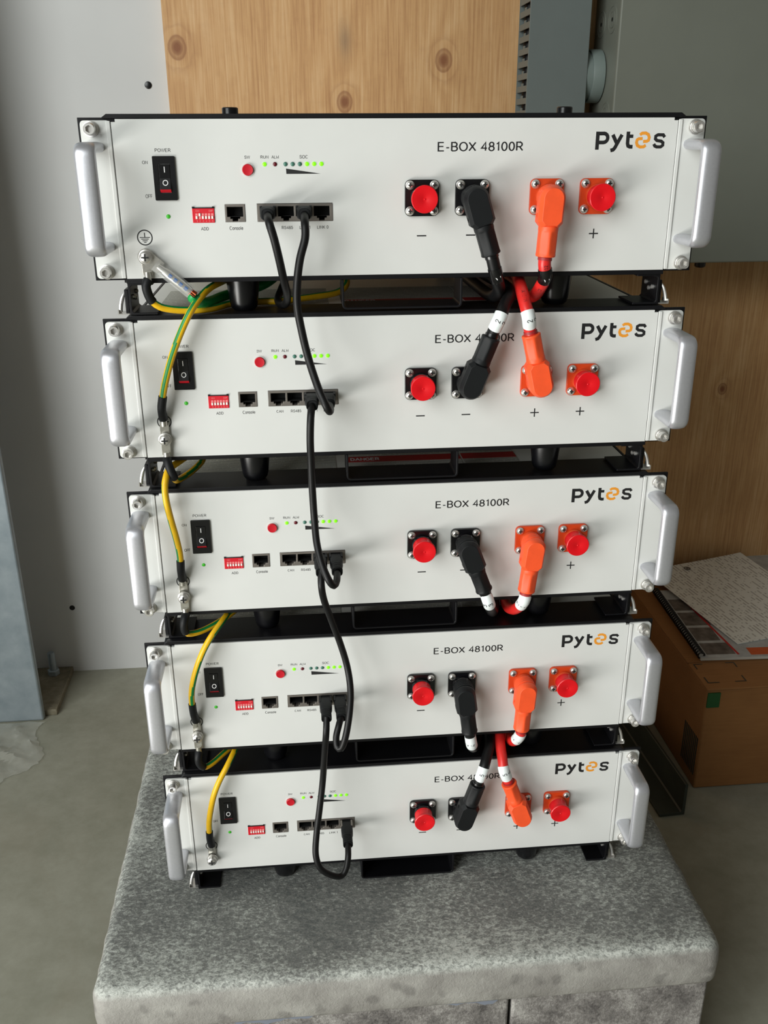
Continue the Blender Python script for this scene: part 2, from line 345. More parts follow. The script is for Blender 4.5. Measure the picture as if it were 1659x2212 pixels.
def _el(cx, cy, rx, ry, a0=0, a1=360, n=20): return [(cx + rx * math.cos(R(a0 + (a1 - a0) * k / n)), cy + ry * math.sin(R(a0 + (a1 - a0) * k / n))) for k in range(n + 1)]
_S = [(.55, .74), (.5, .9), (.38, .985), (.27, 1.0), (.13, .95), (.06, .83), (.06, .7), (.13, .6), (.3, .53), (.45, .47), (.55, .38), (.57, .26), (.5, .1), (.38, .015), (.27, 0), (.12, .06), (.04, .2), (.03, .3)]
_P = [(.05, 0), (.05, 1), (.33, 1)] + _el(.33, .73, .23, .27, 90, -90, 10) + [(.05, .46)]
GLYPH = {
    'A': (.70, [[(0, 0), (.35, 1), (.70, 0)], [(.13, .34), (.57, .34)]]), 'B': (.62, [[(.05, 0), (.05, 1), (.33, 1)] + _el(.33, .76, .21, .24, 90, -90, 10) + [(.05, .52)], [(.3, .52)] + _el(.33, .26, .25, .26, 90, -90, 10) + [(.05, 0)]]),
    'C': (.68, [_el(.36, .5, .33, .5, 42, 318)]), 'D': (.66, [[(.05, 0), (.05, 1), (.27, 1)] + _el(.27, .5, .35, .5, 90, -90, 14) + [(.0, 0)]]),
    'E': (.60, [[(.56, 1), (.05, 1), (.05, 0), (.58, 0)], [(.05, .53), (.53, .53)]]), 'F': (.55, [[(.54, 1), (.05, 1), (.05, 0)], [(.05, .53), (.48, .53)]]),
    'G': (.72, [_el(.37, .5, .34, .5, 42, 318), [(.68, .1), (.68, .46), (.42, .46)]]), 'I': (.12, [[(.06, 0), (.06, 1)]]), 'K': (.62, [[(.05, 0), (.05, 1)], [(.60, 1), (.05, .38)], [(.24, .58), (.62, 0)]]),
    'L': (.50, [[(.05, 1), (.05, 0), (.5, 0)]]), 'M': (.80, [[(.05, 0), (.05, 1), (.4, .05), (.75, 1), (.75, 0)]]), 'N': (.65, [[(.05, 0), (.05, 1), (.6, 0), (.6, 1)]]),
    'O': (.76, [_el(.38, .5, .36, .5)]), 'P': (.60, [_P]), 'R': (.64, [_P, [(.32, .46), (.62, 0)]]), 'S': (.60, [_S]), 'U': (.64, [[(.05, 1)] + _el(.32, .31, .27, .31, 180, 360, 14) + [(.59, 1)]]),
    'W': (.92, [[(.0, 1), (.23, 0), (.46, 1), (.69, 0), (.92, 1)]]), 'X': (.62, [[(0, 0), (.62, 1)], [(0, 1), (.62, 0)]]), 'Y': (.62, [[(0, 1), (.31, .45), (.62, 1)], [(.31, .45), (.31, 0)]]), 'J': (.45, [[(.38, 1), (.38, .2), (.3, .03), (.18, 0), (.06, .08), (.03, .25)]]),
    '0': (.54, [_el(.27, .5, .24, .5)]), '1': (.36, [[(.06, .78), (.24, .98), (.24, 0)]]), '2': (.53, [[(.04, .72), (.08, .9), (.2, .99), (.32, .99), (.46, .9), (.49, .74), (.44, .58), (.2, .28), (.03, 0), (.51, 0)]]),
    '3': (.52, [[(.05, .76), (.1, .92), (.24, 1), (.38, .95), (.45, .8), (.42, .63), (.3, .54), (.19, .53)], [(.3, .53), (.42, .46), (.48, .34), (.47, .18), (.38, .05), (.24, 0), (.1, .06), (.03, .22)]]),
    '4': (.54, [[(.40, 0), (.40, 1), (.02, .3), (.54, .3)]]), '5': (.52, [[(.46, 1), (.12, 1), (.06, .5), (.15, .61), (.27, .64), (.42, .57), (.49, .4), (.47, .18), (.36, .03), (.22, 0), (.1, .06), (.03, .22)]]),
    '6': (.53, [_el(.27, .31, .23, .31), [(.46, .84), (.38, .97), (.26, 1), (.12, .9), (.05, .65), (.04, .33)]]), '8': (.54, [_el(.27, .75, .20, .25), _el(.27, .26, .24, .27)]), '-': (.34, [[(.03, .37), (.31, .37)]]), ' ': (.22, []),
    'o': (.50, [_el(.25, .36, .22, .36)]), 'n': (.46, [[(.05, 0), (.05, .72)], [(.05, .48), (.1, .62), (.24, .72), (.37, .66), (.42, .5), (.42, 0)]]), 's': (.44, [[(a * .75, b * .72) for a, b in _S]]), 'l': (.10, [[(.05, 0), (.05, 1)]]),
    'e': (.50, [[(.05, .38), (.47, .38), (.44, .55), (.36, .67), (.26, .72), (.14, .67), (.06, .52), (.04, .36), (.08, .15), (.2, .02), (.3, 0), (.42, .08), (.46, .2)]])}
_txt = {}
def text_mesh(body, bold=0.0):
    """plain grotesque lettering drawn as constant-weight strokes, normalised to a unit box"""
    if (body, bold) in _txt: return _txt[(body, bold)]
    b = B(); x = 0.0
    for ch in body:
        w, strokes = GLYPH[ch]
        for st in strokes: ribbon(b, [(x + a, q) for a, q in st], 0.125 + bold, 0.0)
        x += w + 0.17
    vs = [(v.x, v.z) for v in b.v]
    x0 = min(v[0] for v in vs); x1 = max(v[0] for v in vs); z0 = min(v[1] for v in vs); z1 = max(v[1] for v in vs)
    vs = [((a - x0) / (x1 - x0), (q - z0) / (z1 - z0)) for a, q in vs]
    _txt[(body, bold)] = (vs, list(b.f), (x1 - x0) / (z1 - z0)); return _txt[(body, bold)]
def put_text(b, body, x0, x1, z0, z1, y=-0.1, mi=0, fr=None, bold=0.0):
    vs, fs, _ = text_mesh(body, bold); fr = fr or (lambda a, b_, d: (a, d, b_))
    return b.add([fr(x0 + u * (x1 - x0), z0 + w * (z1 - z0), y) for u, w in vs], fs, mi)
def ribbon(b, pts, w, y=-0.1, mi=0, fr=None):
    fr = fr or (lambda a, b_, d: (a, d, b_)); P = [Vector(p) for p in pts]; L, Rr = [], []
    for i in range(len(P)):
        d0 = (P[i] - P[i - 1]).normalized() if i else (P[1] - P[0]).normalized(); d1 = (P[i + 1] - P[i]).normalized() if i < len(P) - 1 else d0
        t = (d0 + d1).normalized(); nrm = Vector((-t.y, t.x)); k = w / 2 / max(0.5, nrm.dot(Vector((-d0.y, d0.x))))
        L.append(P[i] + nrm * k); Rr.append(P[i] - nrm * k)
    vs = [fr(p.x, p.y, y) for p in L] + [fr(p.x, p.y, y) for p in Rr]; n = len(P)
    return b.add(vs, [(i, i + 1, n + i + 1, n + i) for i in range(n - 1)], mi)
def arc(cx, cz, r, a0, a1, n=8, rz=None): return [(cx + r * math.cos(R(a0 + (a1 - a0) * k / n)), cz + (rz or r) * math.sin(R(a0 + (a1 - a0) * k / n))) for k in range(n + 1)]

# ------------------------------------------------------------------ the room
struct(B().box(-3200, 2600, -3600, 885, -40, 0).obj('floor', 'floor', smooth=0))
wl = struct(B().box(-3200, 2600, 865, 885, 0, 2700).obj('wall_back', 'board', smooth=0))
ply = B().box(-272, 1220, 847, 864.6, 0, 2440).obj('plywood_sheet', 'ply', smooth=0, origin=(0, 0, 0))
tag(ply, 'large knotty plywood sheet fixed to the grey wall behind the battery stack', 'plywood')
def wall_screw(x, z, r, lab, cat):
    b = B().lathe([(r, 0.2), (r, 1.4), (r * 0.7, 2.0)], (x, 865, z), seg=14)
    o = tag(b.obj('drywall_screw', 'rubber', origin=(x, 865, z)), lab, cat); return o
wall_screw(-304.3, 62.2 + FZ, 5.5, 'small black screw in the grey wall board beside the plywood', 'screw')
hb = B().lathe([(5.2, 0.1), (5.2, 0.5)], (-537, 865, -850 + FZ), seg=14).obj('drywall_screw', 'dark', origin=(-537, 865, -850 + FZ))
tag(hb, 'dark screw low on the grey wall near the steel column', 'screw')

# slotted wiring duct
duct = thing('wiring_duct', 'grey slotted wiring duct running up the plywood beside the enclosure', 'wiring duct', (325, 847, 990 - 60))
zb, zt = 930, 2100
B().box(278.5, 372, 770, 773, zb, zt).obj('duct_cover', 'duct', duct, 0.8)
B().box(279.5, 372, 844, 846.8, zb, zt).obj('duct_base', 'duct', duct)
B().box(369, 371, 773.2, 843.8, zb, zt).obj('duct_side', 'duct', duct)
B().box(280, 282.5, 773.2, 779, zb, zt).obj('duct_lip', 'duct', duct)
fin = None
for k in range(64):
    z = zb + 4 + 17.6 * k
    if z > zt - 15: break
    if fin is None:
        b = B().box(280, 282, 779.2, 843.8, z, z + 8.6); b.box(280.2, 281.8, 806, 815, z + 8.6, z + 12.4); fin = b.obj('duct_finger', 'duct', duct); z_first = z
    else:
        o = fin.copy(); o.name = 'duct_finger'; C.objects.link(o); o.parent = duct; o.location.z = (z - z_first) * MM

for k, (wx, wy, wm, lb) in enumerate(((294, 787, 'cable_black', 'black wire added to darken the duct slots, nearest the duct cover'), (295, 807, 'redcable', 'red wire behind the duct slots'), (294, 828, 'cable_black', 'black wire added to darken the duct slots, nearest the plywood'))):  # the black wires are added filling that keeps the slots dark
    wr = B().tube([(wx + 2 * math.sin(q * 1.3 + k), wy, zb + 2 + q * 116) for q in range(11)], 9.2 if k != 1 else 7, 10).obj('duct_wire', wm, None, origin=(wx, wy, zb))
    tag(wr, lb, 'wire', 'wires in the wiring duct')

# grey electrical enclosure with knockouts, and the conduit between duct and enclosure
enc = thing('electrical_enclosure', 'large plain grey metal electrical enclosure mounted on the plywood', 'enclosure', (680, 847, 786))
B().box(402, 980, 726, 846.8, 786, 1990).obj('enclosure_body', 'enclosure', enc, 3, 3)
B().box(400.5, 981.5, 720, 725.8, 784.5, 1991.5).obj('enclosure_door', 'enclosure', enc, 2.5, 3)
xm = (Vector((0, 1, 0)), Vector((0, 0, 1)), Vector((-1, 0, 0)))
for ky, kz in ((760, 147 + FZ), (813, 145 + FZ), (760, 15 + FZ)):
    o = B().lathe([(19, 0), (19, 0.9), (17.6, 0.9), (17.6, 0.3), (11.5, 0.3), (11.5, 1.0), (10.4, 1.0), (10.4, 0.5)], (402, ky, kz), xm, 28).obj('knockout', 'enclosure', enc)
    B().lathe([(3.0, 0.5), (3.0, 0.8)], (402, ky, kz), xm, 10).obj('knockout_slot', 'dark', o)
B().lathe([(9, 0), (9, -9), (7, -11)], (582, 757, 784), 'z', 16).obj('mounting_nut', 'rubber', enc)
cd = thing('conduit_nipple', 'short fat grey conduit coupling between wiring duct and enclosure', 'conduit', (386, 806, 1062))
B().lathe([(35, 372.2), (35, 388)], (0, 806, 1062), 'x', 40).obj('conduit_pipe', 'conduit', cd)
B().lathe([(37.5, 382), (38.5, 384), (38.5, 400), (36, 401.6)], (0, 806, 1062), 'x', 40).obj('coupling_ring', 'conduit', cd)

# steel column with base plate, anchor bolt
col = thing('steel_column', 'galvanised steel column at the left edge, standing on a base plate', 'column', (-670, 770, 0))
B().box(-770, -569, 698, 711, 0.5, 2600).obj('front_flange', 'galv', col, 3.5, 3)
B().box(-674, -664, 711.2, 828, 12.2, 2600).obj('web', 'galv', col)
B().box(-770, -569, 828.2, 841, 1300, 2600).obj('back_flange', 'galv', col, 3.5, 3)
bpl = B().prism([[(-800, 712), (-549, 714), (-551, 863), (-800, 863)]], 0.2, 12, 0, lambda a, b, d: (a, b, d)).obj('base_plate', 'grout', col, 1)
bolt = thing('anchor_bolt', 'rusty anchor bolt with hex nut standing on the column base plate', 'bolt', (-582, 838, 12))
B().lathe([(6.6, 12.2), (6.6, 58), (5.6, 60)], (-582, 838, 0), 'z', 16).obj('stud', 'galv', bolt)
B().lathe([(11.5, 12.1), (11.5, 22), (10, 23)], (-582, 838, 0), 'z', 6).obj('hex_nut', 'galv', bolt, 0.5)

# crumpled plastic film on the floor
def film():
    b = B(); nx, ny = 46, 40; vs = []; rnd = random.Random(7)
    ph = [(rnd.uniform(0.01, 0.06), rnd.uniform(0.01, 0.06), rnd.uniform(0, 6.3), rnd.uniform(2, 6)) for _ in range(9)]
    for j in range(ny + 1):
        for i in range(nx + 1):
            u, v = i / nx, j / ny
            x = -880 + 320 * u; y = 470 + 222 * v
            edge = min(1, 4 * min(u, 1 - u), 4 * min(v, 1 - v))
            x += 16 * math.sin(y * 0.045) * u - max(0, (0.35 - v)) * 160 * u; y += 10 * math.sin(x * 0.05) * (1 - abs(2 * v - 1))
            z = 1.2 + sum((1 - abs(math.sin(x * a + y * c + p))) ** 3 * h * 1.7 for a, c, p, h in ph) * (0.15 + 0.85 * edge) + rnd.uniform(0, 2.2) * edge
            x += rnd.uniform(-2.5, 2.5); y += rnd.uniform(-2.5, 2.5)
            vs.append((x, y, z))
    b.add(vs, [(j * (nx + 1) + i, j * (nx + 1) + i + 1, (j + 1) * (nx + 1) + i + 1, (j + 1) * (nx + 1) + i) for j in range(ny) for i in range(nx)])
    o = b.obj('plastic_film', 'film', origin=(-720, 580, 0), smooth=25); return tag(o, 'crumpled clear plastic film lying on the floor before the column', 'plastic film')
film()

# concrete blocks and the paver slab
bl = thing('concrete_block', 'long rough concrete block under the left part of the paver slab', 'block', (-100, 180, 0), 'concrete blocks under the slab')
B().box(-300, 98.6, -106, 84, 0, 193).obj('block_body', 'block', bl, 3, 2)
bl2 = thing('concrete_block', 'short rough concrete block under the right front corner of the slab', 'block', (200, 180, 0), 'concrete blocks under the slab')
B().box(101.4, 304, -106, 284, 0, 193).obj('block_body', 'block', bl2, 3, 2)
o = thing('concrete_block', 'concrete block under the rear left of the paver slab', 'block', (-100, 400, 0), 'concrete blocks under the slab')
B().box(-300, 98.6, 290, 480, 0, 193).obj('block_body', 'block', o, 3, 2)
fo = B(); nseg = 70; top, bot = [], []
for k in range(nseg + 1):
    x = -185 + 282 * k / nseg; h = 8 + 5 * math.sin(k * 0.11 + 0.4) + 1.6 * math.sin(k * 0.7) + 0.8 * math.sin(k * 1.9)
    top.append((x, 193.1)); bot.append((x, 193 - max(1.0, h * min(1, k / 4, (nseg - k) / 4))))
fo.prism([bot + top[::-1]], -109.2, -106.1)
tag(fo.obj('sealant_strip', 'foam', origin=(0, -107, 180)), 'smooth blue-grey sealant smear under the front edge of the slab', 'sealant')
def slab():
    b = B(); x0, x1, y0, y1, z0, z1 = -302, 308, -120, 490, 193.2, 243.4
    def ring(ins, z, r, jit):
        out = []
        rnd = random.Random(int(z * 10) + 3)
        P = rrect(x0 + ins, x1 - ins, y0 + ins, y1 - ins, r, 5); n = len(P)
        for i in range(n):
            a, c = Vector(P[i]), Vector(P[(i + 1) % n]); m = max(1, int((c - a).length / 9))
            for k in range(m):
                q = a.lerp(c, k / m); out.append((q.x + rnd.uniform(-jit, jit), q.y + rnd.uniform(-jit, jit), z + rnd.uniform(-jit, jit) * 0.5))
        return out
    rings = [ring(3, z0, 14, 0.2), ring(0.5, z0 + 4, 15, 0.5), ring(0.0, z0 + 14, 15, 0.5), ring(0, z0 + 26, 15, 0.5), ring(0.6, z1 - 11, 15, 0.7), ring(3.2, z1 - 5, 14, 0.8), ring(7.5, z1 - 1.6, 12, 0.6), ring(13, z1 - 0.3, 10, 0.15), ring(20, z1, 8, 0)]
    m = min(len(r) for r in rings)
    def resample(r, m):
        P = [Vector(p) for p in r]; return [P[int(i * len(P) / m)] for i in range(m)]
    rings = [resample(r, m) for r in rings]
    b.loft(rings)
    return tag(b.obj('paver_slab', 'slab', origin=(3, 185, z0), smooth=60), 'square grey concrete paver slab carrying the battery stack', 'slab')
slab()

# ------------------------------------------------------------------ the battery module
UNIT_DX = (0, 0.9, 3.9, 4.3, 7.6); UNIT_DY = (0, 2.2, 3.1, 0.8, -0.1); UNIT_YAW = (0, -0.002, 0.002, -0.002, -0.001)
PITCH = 150.13
EXTRA = []
def build_module():
    root = thing('battery_module', 'x', 'battery', (0, 0, 0), 'stacked rack battery modules')
    def add(b, name, mats, parent=None, **k): return b.obj(name, mats, parent or root, local=True, **k)
    # enclosure behind the panel
    add(B().box(-219, 219, 16, 430, -115.2, 0.6), 'chassis', 'cover', bevel=1.0)
    # front panel with port cut-outs and relief notches
    out = [(-218.3, -116.2), (218.9, -116.2), (218.9, -1.6), (215.6, -1.6), (215.6, 0.4), (-215.2, 0.4), (-215.2, -1.6), (-218.3, -1.6)]
    holes = [rect(-138.3, -122.6, -74.1, -60.9)[::-1], rect(-113.4, -54.3, -74.2, -60.5)[::-1]]
    fp = add(B().prism([out] + holes, 0, 3.2), 'front_panel', 'white', bevel=0.55)
    for s in (-1, 1):
        e = [(s * 241.3 if i in (0, 1) else s * 218.9, 0) for i in range(4)]
        xo, xi = (241.3, 219.4) if s > 0 else (-241.3, -218.9)
        p = rrect(min(xo, xi), max(xo, xi), -116.0, -0.4, 3.0)
        ear = add(B().prism([p], 0.7, 3.2), 'ear', 'white', bevel=0.5)
        f0, f1 = (219.4, 222.6) if s > 0 else (-222.1, -218.9)
        add(B().box(f0, f1, -0.3, 0.9, -115.8, -0.8), 'ear_fold', 'white', ear, bevel=0.5)
        xo = s * 243.3; add(B().box(min(xo, s * 200), max(xo, s * 200), 3.4, 5.6, -117.6, 1.6), 'ear_backplate', 'black', bevel=0.3)
        # pull handle: oval bar bent twice
        cx = s * 232.8; path = []
        for p in [(3, -19.2), (-24, -19.2)]: path.append(p)
        path += [(-30 - 6 * math.sin(a) , -19.2 - 6 * (1 - math.cos(a))) for a in [R(15 * k) for k in range(7)]]
        path += [(-36, -40 - 10 * k) for k in range(4)]
        path += [(-30 - 6 * math.cos(a), -85.6 - 6 * math.sin(a)) for a in [R(15 * k) for k in range(7)]]
        path += [(-24, -91.6), (3, -91.6)]
        rings = []
        for i, (y, z) in enumerate(path):
            a = Vector(path[max(i - 1, 0)]); c = Vector(path[min(i + 1, len(path) - 1)]); t = (c - a).normalized(); nr = Vector((-t.y, t.x))
            rings.append([Vector((cx + 7.8 * math.copysign(abs(math.cos(q)) ** 0.75, math.cos(q)), y + nr.x * 4.1 * math.copysign(abs(math.sin(q)) ** 0.8, math.sin(q)), z + nr.y * 4.1 * math.copysign(abs(math.sin(q)) ** 0.8, math.sin(q)))) for q in [2 * math.pi * k / 24 for k in range(24)]])
        add(B().loft(rings), 'handle', 'alu', smooth=50)
        for z in (-6.4, -110.6):
            hexr = lambda t, r, h: r if r > 2.9 else 2.35 / math.cos(((t + math.pi / 6) % (math.pi / 3)) - math.pi / 6)
            bo = add(B().lathe([(4.25, 2.8), (4.25, 8.2), (3.9, 8.7), (2.5, 8.7), (2.5, 5.6)], (s * 233.2, 0, z), '-y', 24, 0, hexr), 'bolt', 'steel')
            add(B().lathe([(5.7, -0.5), (5.7, 0.8), (5.3, 1.0)], (s * 233.2, 0, z), '-y', 24), 'washer', 'steel', bo)
            add(B().lathe([(4.7, 1.1), (4.9, 1.6), (4.7, 2.6)], (s * 233.2, 0, z), '-y', 24), 'spring_washer', 'steel', bo)
    # black carrying frame: top crossbars, bottom rails, side plates
    for y0, y1, nm in ((3.4, 42, 'front_crossbar'), (380, 426, 'rear_crossbar')):
        add(B().prism([[(-225, 0.9), (225, 0.9), (225, 1.6), (221.5, 4.0), (-221.5, 4.0), (-225, 1.6)]], y0 - (2.6 if y0 < 10 else 0), y1), nm, 'black', bevel=0.25)
    for y0, y1, nm in ((0.9, 60, 'front_rail'), (370, 428, 'rear_rail')):
        add(B().box(-219.5, 220, y0, y1, -120.0, -116.6), nm, 'black', bevel=0.4)
    for s in (-1, 1):
        add(B().box(min(s * 219.4, s * 221.6), max(s * 219.4, s * 221.6), 6, 428, -120, 0.8), 'side_plate', 'black', bevel=0.3)
    # folded corner legs with foot flanges and rivets
    for s in (-1, 1):
        for y0, y1 in ((5, 42), (386, 424)):
            xo = s * 219.6
            pr = [(xo, -120.2), (xo, -145.6), (xo - s * 22, -145.6), (xo - s * 22, -143.8), (xo - s * 3.4, -143.8), (xo - s * 1.9, -142.2), (xo - s * 1.9, -123.6), (xo - s * 3.4, -122.0), (xo - s * 20, -122.0), (xo - s * 20, -120.2)]
            lg = add(B().prism([pr if s < 0 else pr[::-1]], y0, y1), 'leg', 'black', bevel=0.3)
            if y0 < 50:
                for ry, rz in ((14, -132), (22, -134), (30, -130)):
                    add(B().lathe([(1.9, 0), (1.9, 1.6), (1.0, 2.2)], (xo - s * 1.9, ry, rz), (Vector((0, 1, 0)), Vector((0, 0, 1)), Vector((-s, 0, 0))), 10), 'rivet', 'steel', lg)
    # toggle latches on the outer sides of the front legs
    for s in (-1, 1):
        x = s * 220.2
        la = add(B().box(min(x, x + s * 3.6), max(x, x + s * 3.6), 10, 24, -145.4, -126), 'latch', 'black', bevel=0.8)
        arc_pts = [(x + s * (7.6 - 3.4 * (k / 7) ** 2), 9.5 + 0.5 * k, -143.5 + 2.0 * k) for k in range(8)]
        add(B().tube(arc_pts, [1.6] * 6 + [1.3, 0.9], 8), 'latch_hook', 'steel', la)
        add(B().prism([[(x + s * 0.2, -145.5), (x + s * 9.4, -145.5), (x + s * 9.4, -141.6), (x + s * 8.6, -141.6), (x + s * 8.6, -144.6), (x + s * 0.2, -144.6)][::s]], 6.4, 20), 'latch_plate', 'steel', la)
    # tapered rubber feet and locating pucks
    for x in (-129, 134.5):
        for y in (22.5, 400):
            add(B().lathe([(13.7, -120.3), (13.5, -124), (11.6, -140), (10.6, -143.6), (8.8, -145.5)], (x, y, 0), 'z', 30), 'rubber_foot', 'rubber')
    # folded cable guide below the panel
    def strip(path, th, y0, y1):
        P = [Vector(p) for p in path]; L, Q = [], []
        for i in range(len(P)):
            d0 = (P[i] - P[i - 1]).normalized() if i else (P[1] - P[0]).normalized(); d1 = (P[i + 1] - P[i]).normalized() if i < len(P) - 1 else d0
            t = (d0 + d1).normalized(); nr = Vector((-t.y, t.x)); k = th / 2 / nr.dot(Vector((-d0.y, d0.x))); L.append(P[i] + nr * k); Q.append(P[i] - nr * k)
        return B().prism([[tuple(p) for p in L] + [tuple(p) for p in reversed(Q)]], y0, y1)
    pth = [(-47.5, -120.2)] + [(-44.5 + 3 * math.cos(R(a)), -140.2 + 3 * math.sin(R(a))) for a in (180, 210, 240, 270)] + [(47 + 3 * math.cos(R(a)), -140.2 + 3 * math.sin(R(a))) for a in (270, 300, 330, 360)] + [(50, -120.2)]
    add(strip(pth, 1.7, 0.8, 34), 'cable_guide', 'black', bevel=0.25)
    # labels on the cover
    for nm, x0, x1, y0, y1 in (('spec_label', -206, -58, 44, 150), ('warning_label', -47, 62, 46, 150), ('notice_label', 63.5, 116, 46, 150)):
        lb = add(B().box(x0, x1, y0, y1, 0.7, 0.9), nm, 'printed')
        if nm != 'spec_label':
            add(B().box(x0, x1, 64, 80, 0.92, 1.0), 'label_header', 'dkred', lb)
            if nm == 'warning_label':
                put = B(); put_text(put, 'DANGER', -44, -16, 67, 77, 1.06, 0, lambda a, b_, d: (a, b_, d), 0.1); add(put, 'lettering', 'ink_white', lb)
    # printed marks
    def letters(s, x0, x1, z0, z1, bold=0.0): add(put_text(B(), s, x0, x1, z0, z1, -0.08, 0, None, bold), 'lettering', 'ink', fp, smooth=0)
    letters('POWER', -187.9, -176.1, -22.8, -20.0); letters('ON', -198.1, -194.0, -31.3, -28.6); letters('OFF', -197.9, -192.8, -55.7, -52.9)
    letters('SW', -120.9, -116.7, -28.0, -25.5); letters('RUN', -108.7, -102.7, -27.9, -25.5); letters('ALM', -100.4, -94.8, -27.9, -25.5); letters('SOC', -78.9, -72.7, -28.0, -25.5)
    letters('Console', -135.5, -125.0, -80.1, -77.3); letters('RS485', -94.8, -86.1, -80.0, -77.4); letters('LINK 0', -66.9, -58.1, -80.1, -77.4); letters('CAN', -107.0, -101.2, -80.0, -77.4); letters('LINK 1', -80.8, -72.4, -80.1, -77.4)
    letters('ADD', -157.7, -151.7, -80.1, -77.5); letters('E-BOX 48100R', 28.1, 95.7, -23.6, -16.2, 0.02)
    add(B().flat([[(-89.6, -35.1), (-89.5, -39.0), (-63.0, -39.0)]], -0.08), 'level_wedge', 'ink', fp, smooth=0)
    for x in (16.3, 56.1): add(B().flat([rect(x - 3.8, x + 3.8, -86.9, -85.9)], -0.08), 'minus_mark', 'ink', fp, smooth=0)
    for x in (116.7, 157.3):
        add(B().flat([[(x - 3.8, -87.0), (x - 0.5, -87.0), (x - 0.5, -90.3), (x + 0.5, -90.3), (x + 0.5, -87.0), (x + 3.8, -87.0), (x + 3.8, -86.0), (x + 0.5, -86.0), (x + 0.5, -82.7), (x - 0.5, -82.7), (x - 0.5, -86.0), (x - 3.8, -86.0)]], -0.08), 'plus_mark', 'ink', fp, smooth=0)
    es = B().flat([circ(-201.5, -84.9, 6.0, 36), circ(-201.5, -84.9, 5.15, 36)[::-1]], -0.08)
    for hw, z in ((3.9, -84.8), (2.9, -86.05), (2.0, -87.3), (1.0, -88.5)): es.flat([rect(-201.5 - hw, -201.5 + hw, z - 0.3, z + 0.3)], -0.08)
    es.flat([rect(-201.85, -201.15, -84.6, -81.2)], -0.08); add(es, 'earth_symbol', 'ink', fp, smooth=0)
    lg = B(); y = -0.08
    ribbon(lg, [(154.75, -22.9), (154.75, -9.7)], 2.9, y); ribbon(lg, [(155.5, -11.1), (159.4, -11.1)] + arc(159.6, -14.35, 3.3, 88, -88) + [(155.5, -17.65)], 2.7, y - 0.01)
    ribbon(lg, [(174.2, -12.0), (169.2, -21.6), (168.0, -23.0), (165.8, -23.6)], 2.8, y); ribbon(lg, [(166.8, -12.0), (170.5, -18.4)], 2.8, y - 0.01)
    ribbon(lg, [(179.2, -9.8), (179.2, -18.4), (179.8, -20.2), (181.3, -20.9), (183.5, -20.9)], 2.8, y); ribbon(lg, [(179.4, -13.2), (183.4, -13.2)], 2.5, y - 0.01)
    ribbon(lg, [(209.0, -14.0), (207.6, -12.3), (203.4, -12.2), (201.6, -13.2), (201.5, -15.2), (202.9, -16.4), (206.4, -16.9), (208.0, -18.1), (208.0, -19.9), (206.4, -21.1), (203.2, -21.1), (201.5, -20.4), (200.6, -18.9)], 2.4, y)
    add(lg, 'brand_lettering', 'ink', fp, smooth=0)
    le = B(); up = [(188.7, -12.2), (190.4, -11.0), (193.2, -10.9), (195.5, -12.0), (196.4, -14.2), (196.0, -16.2), (194.8, -16.9), (191.7, -17.1)]
    ribbon(le, up, 2.3, y); ribbon(le, [(2 * 191.4 - a, 2 * -16.0 - b) for a, b in up], 2.3, y); add(le, 'brand_lettering', 'logo_orange', fp, smooth=0)
    # power rocker switch
    sw = add(B().prism([rrect(-190.3, -173.6, -57.4, -25.5, 0.6), rrect(-186.4, -177.2, -52.0, -31.0, 1.0)[::-1]], -1.6, 1.0), 'power_switch', 'rubber', bevel=0.4)
    add(B().prism([rrect(-186.4, -177.2, -52.0, -31.0, 1.0)], 0.6, 1.2), 'switch_well', 'dark', sw)
    xs = (-186.0, -177.6)
    rk = B().add([(x, yy, z) for x in xs for yy, z in ((1.0, -31.3), (-1.9, -31.3), (-1.3, -41.5), (-3.9, -49.4), (-1.4, -51.7), (1.0, -51.7))], [(0, 1, 2, 3, 4, 5), (11, 10, 9, 8, 7, 6)] + [(i, i + 6, (i + 1) % 6 + 6, (i + 1) % 6) for i in range(6)])
    rk.mi[2 + 3] = 1; rk.mi[2 + 4] = 1
    add(rk, 'rocker', ['rubber', 'dipred'], sw, bevel=0.3, smooth=0)
    add(B().flat([rect(-182.05, -181.45, -37.2, -33.0)], -1.83), 'on_mark', 'ink_white', sw, smooth=0)
    om = B(); fr = lambda a, b_, d: (a, -1.42 - (-b_ - 41.5) * 0.329, b_)
    om.flat([circ(-181.7, -44.6, 2.1, 20), circ(-181.7, -44.6, 1.5, 20)[::-1]], 0, 0, fr); add(om, 'off_mark', 'ink_white', sw, smooth=0)
    # indicator lights and push button
    dome = lambda x, z, r: B().lathe([(r, -0.3), (r, 0.15), (r * 0.8, 0.6), (r * 0.35, 0.85)], (x, 0, z), '-y', 16)
    for k, (x, z, m) in enumerate([(-182.0, -69.4, 'led_dim'), (-105.9, -31.9, 'led_on'), (-97.9, -31.9, 'led_red'), (-89.9, -31.9, 'led_off'), (-84.4, -31.9, 'led_off'), (-78.9, -31.9, 'led_off'), (-73.4, -31.9, 'led_on'), (-67.9, -31.9, 'led_on'), (-62.3, -31.9, 'led_on')]):
        add(dome(x, z, 1.65), 'indicator_light', m)
    pb = add(B().lathe([(4.2, -0.3), (4.2, 1.6), (3.8, 2.0), (3.4, 1.9)], (-118.8, 0, -35.8), '-y', 28), 'push_button', 'btn')
    add(B().prism([circ(-118.8, -35.8, 5.3, 28), circ(-118.8, -35.8, 4.35, 28)[::-1]], -0.25, 0.2), 'button_collar', 'white', pb)
    # address dip switch
    dp = add(B().box(-163.4, -146.5, -0.7, 1.2, -74.3, -63.6), 'dip_switch', 'dipred', bevel=0.2)
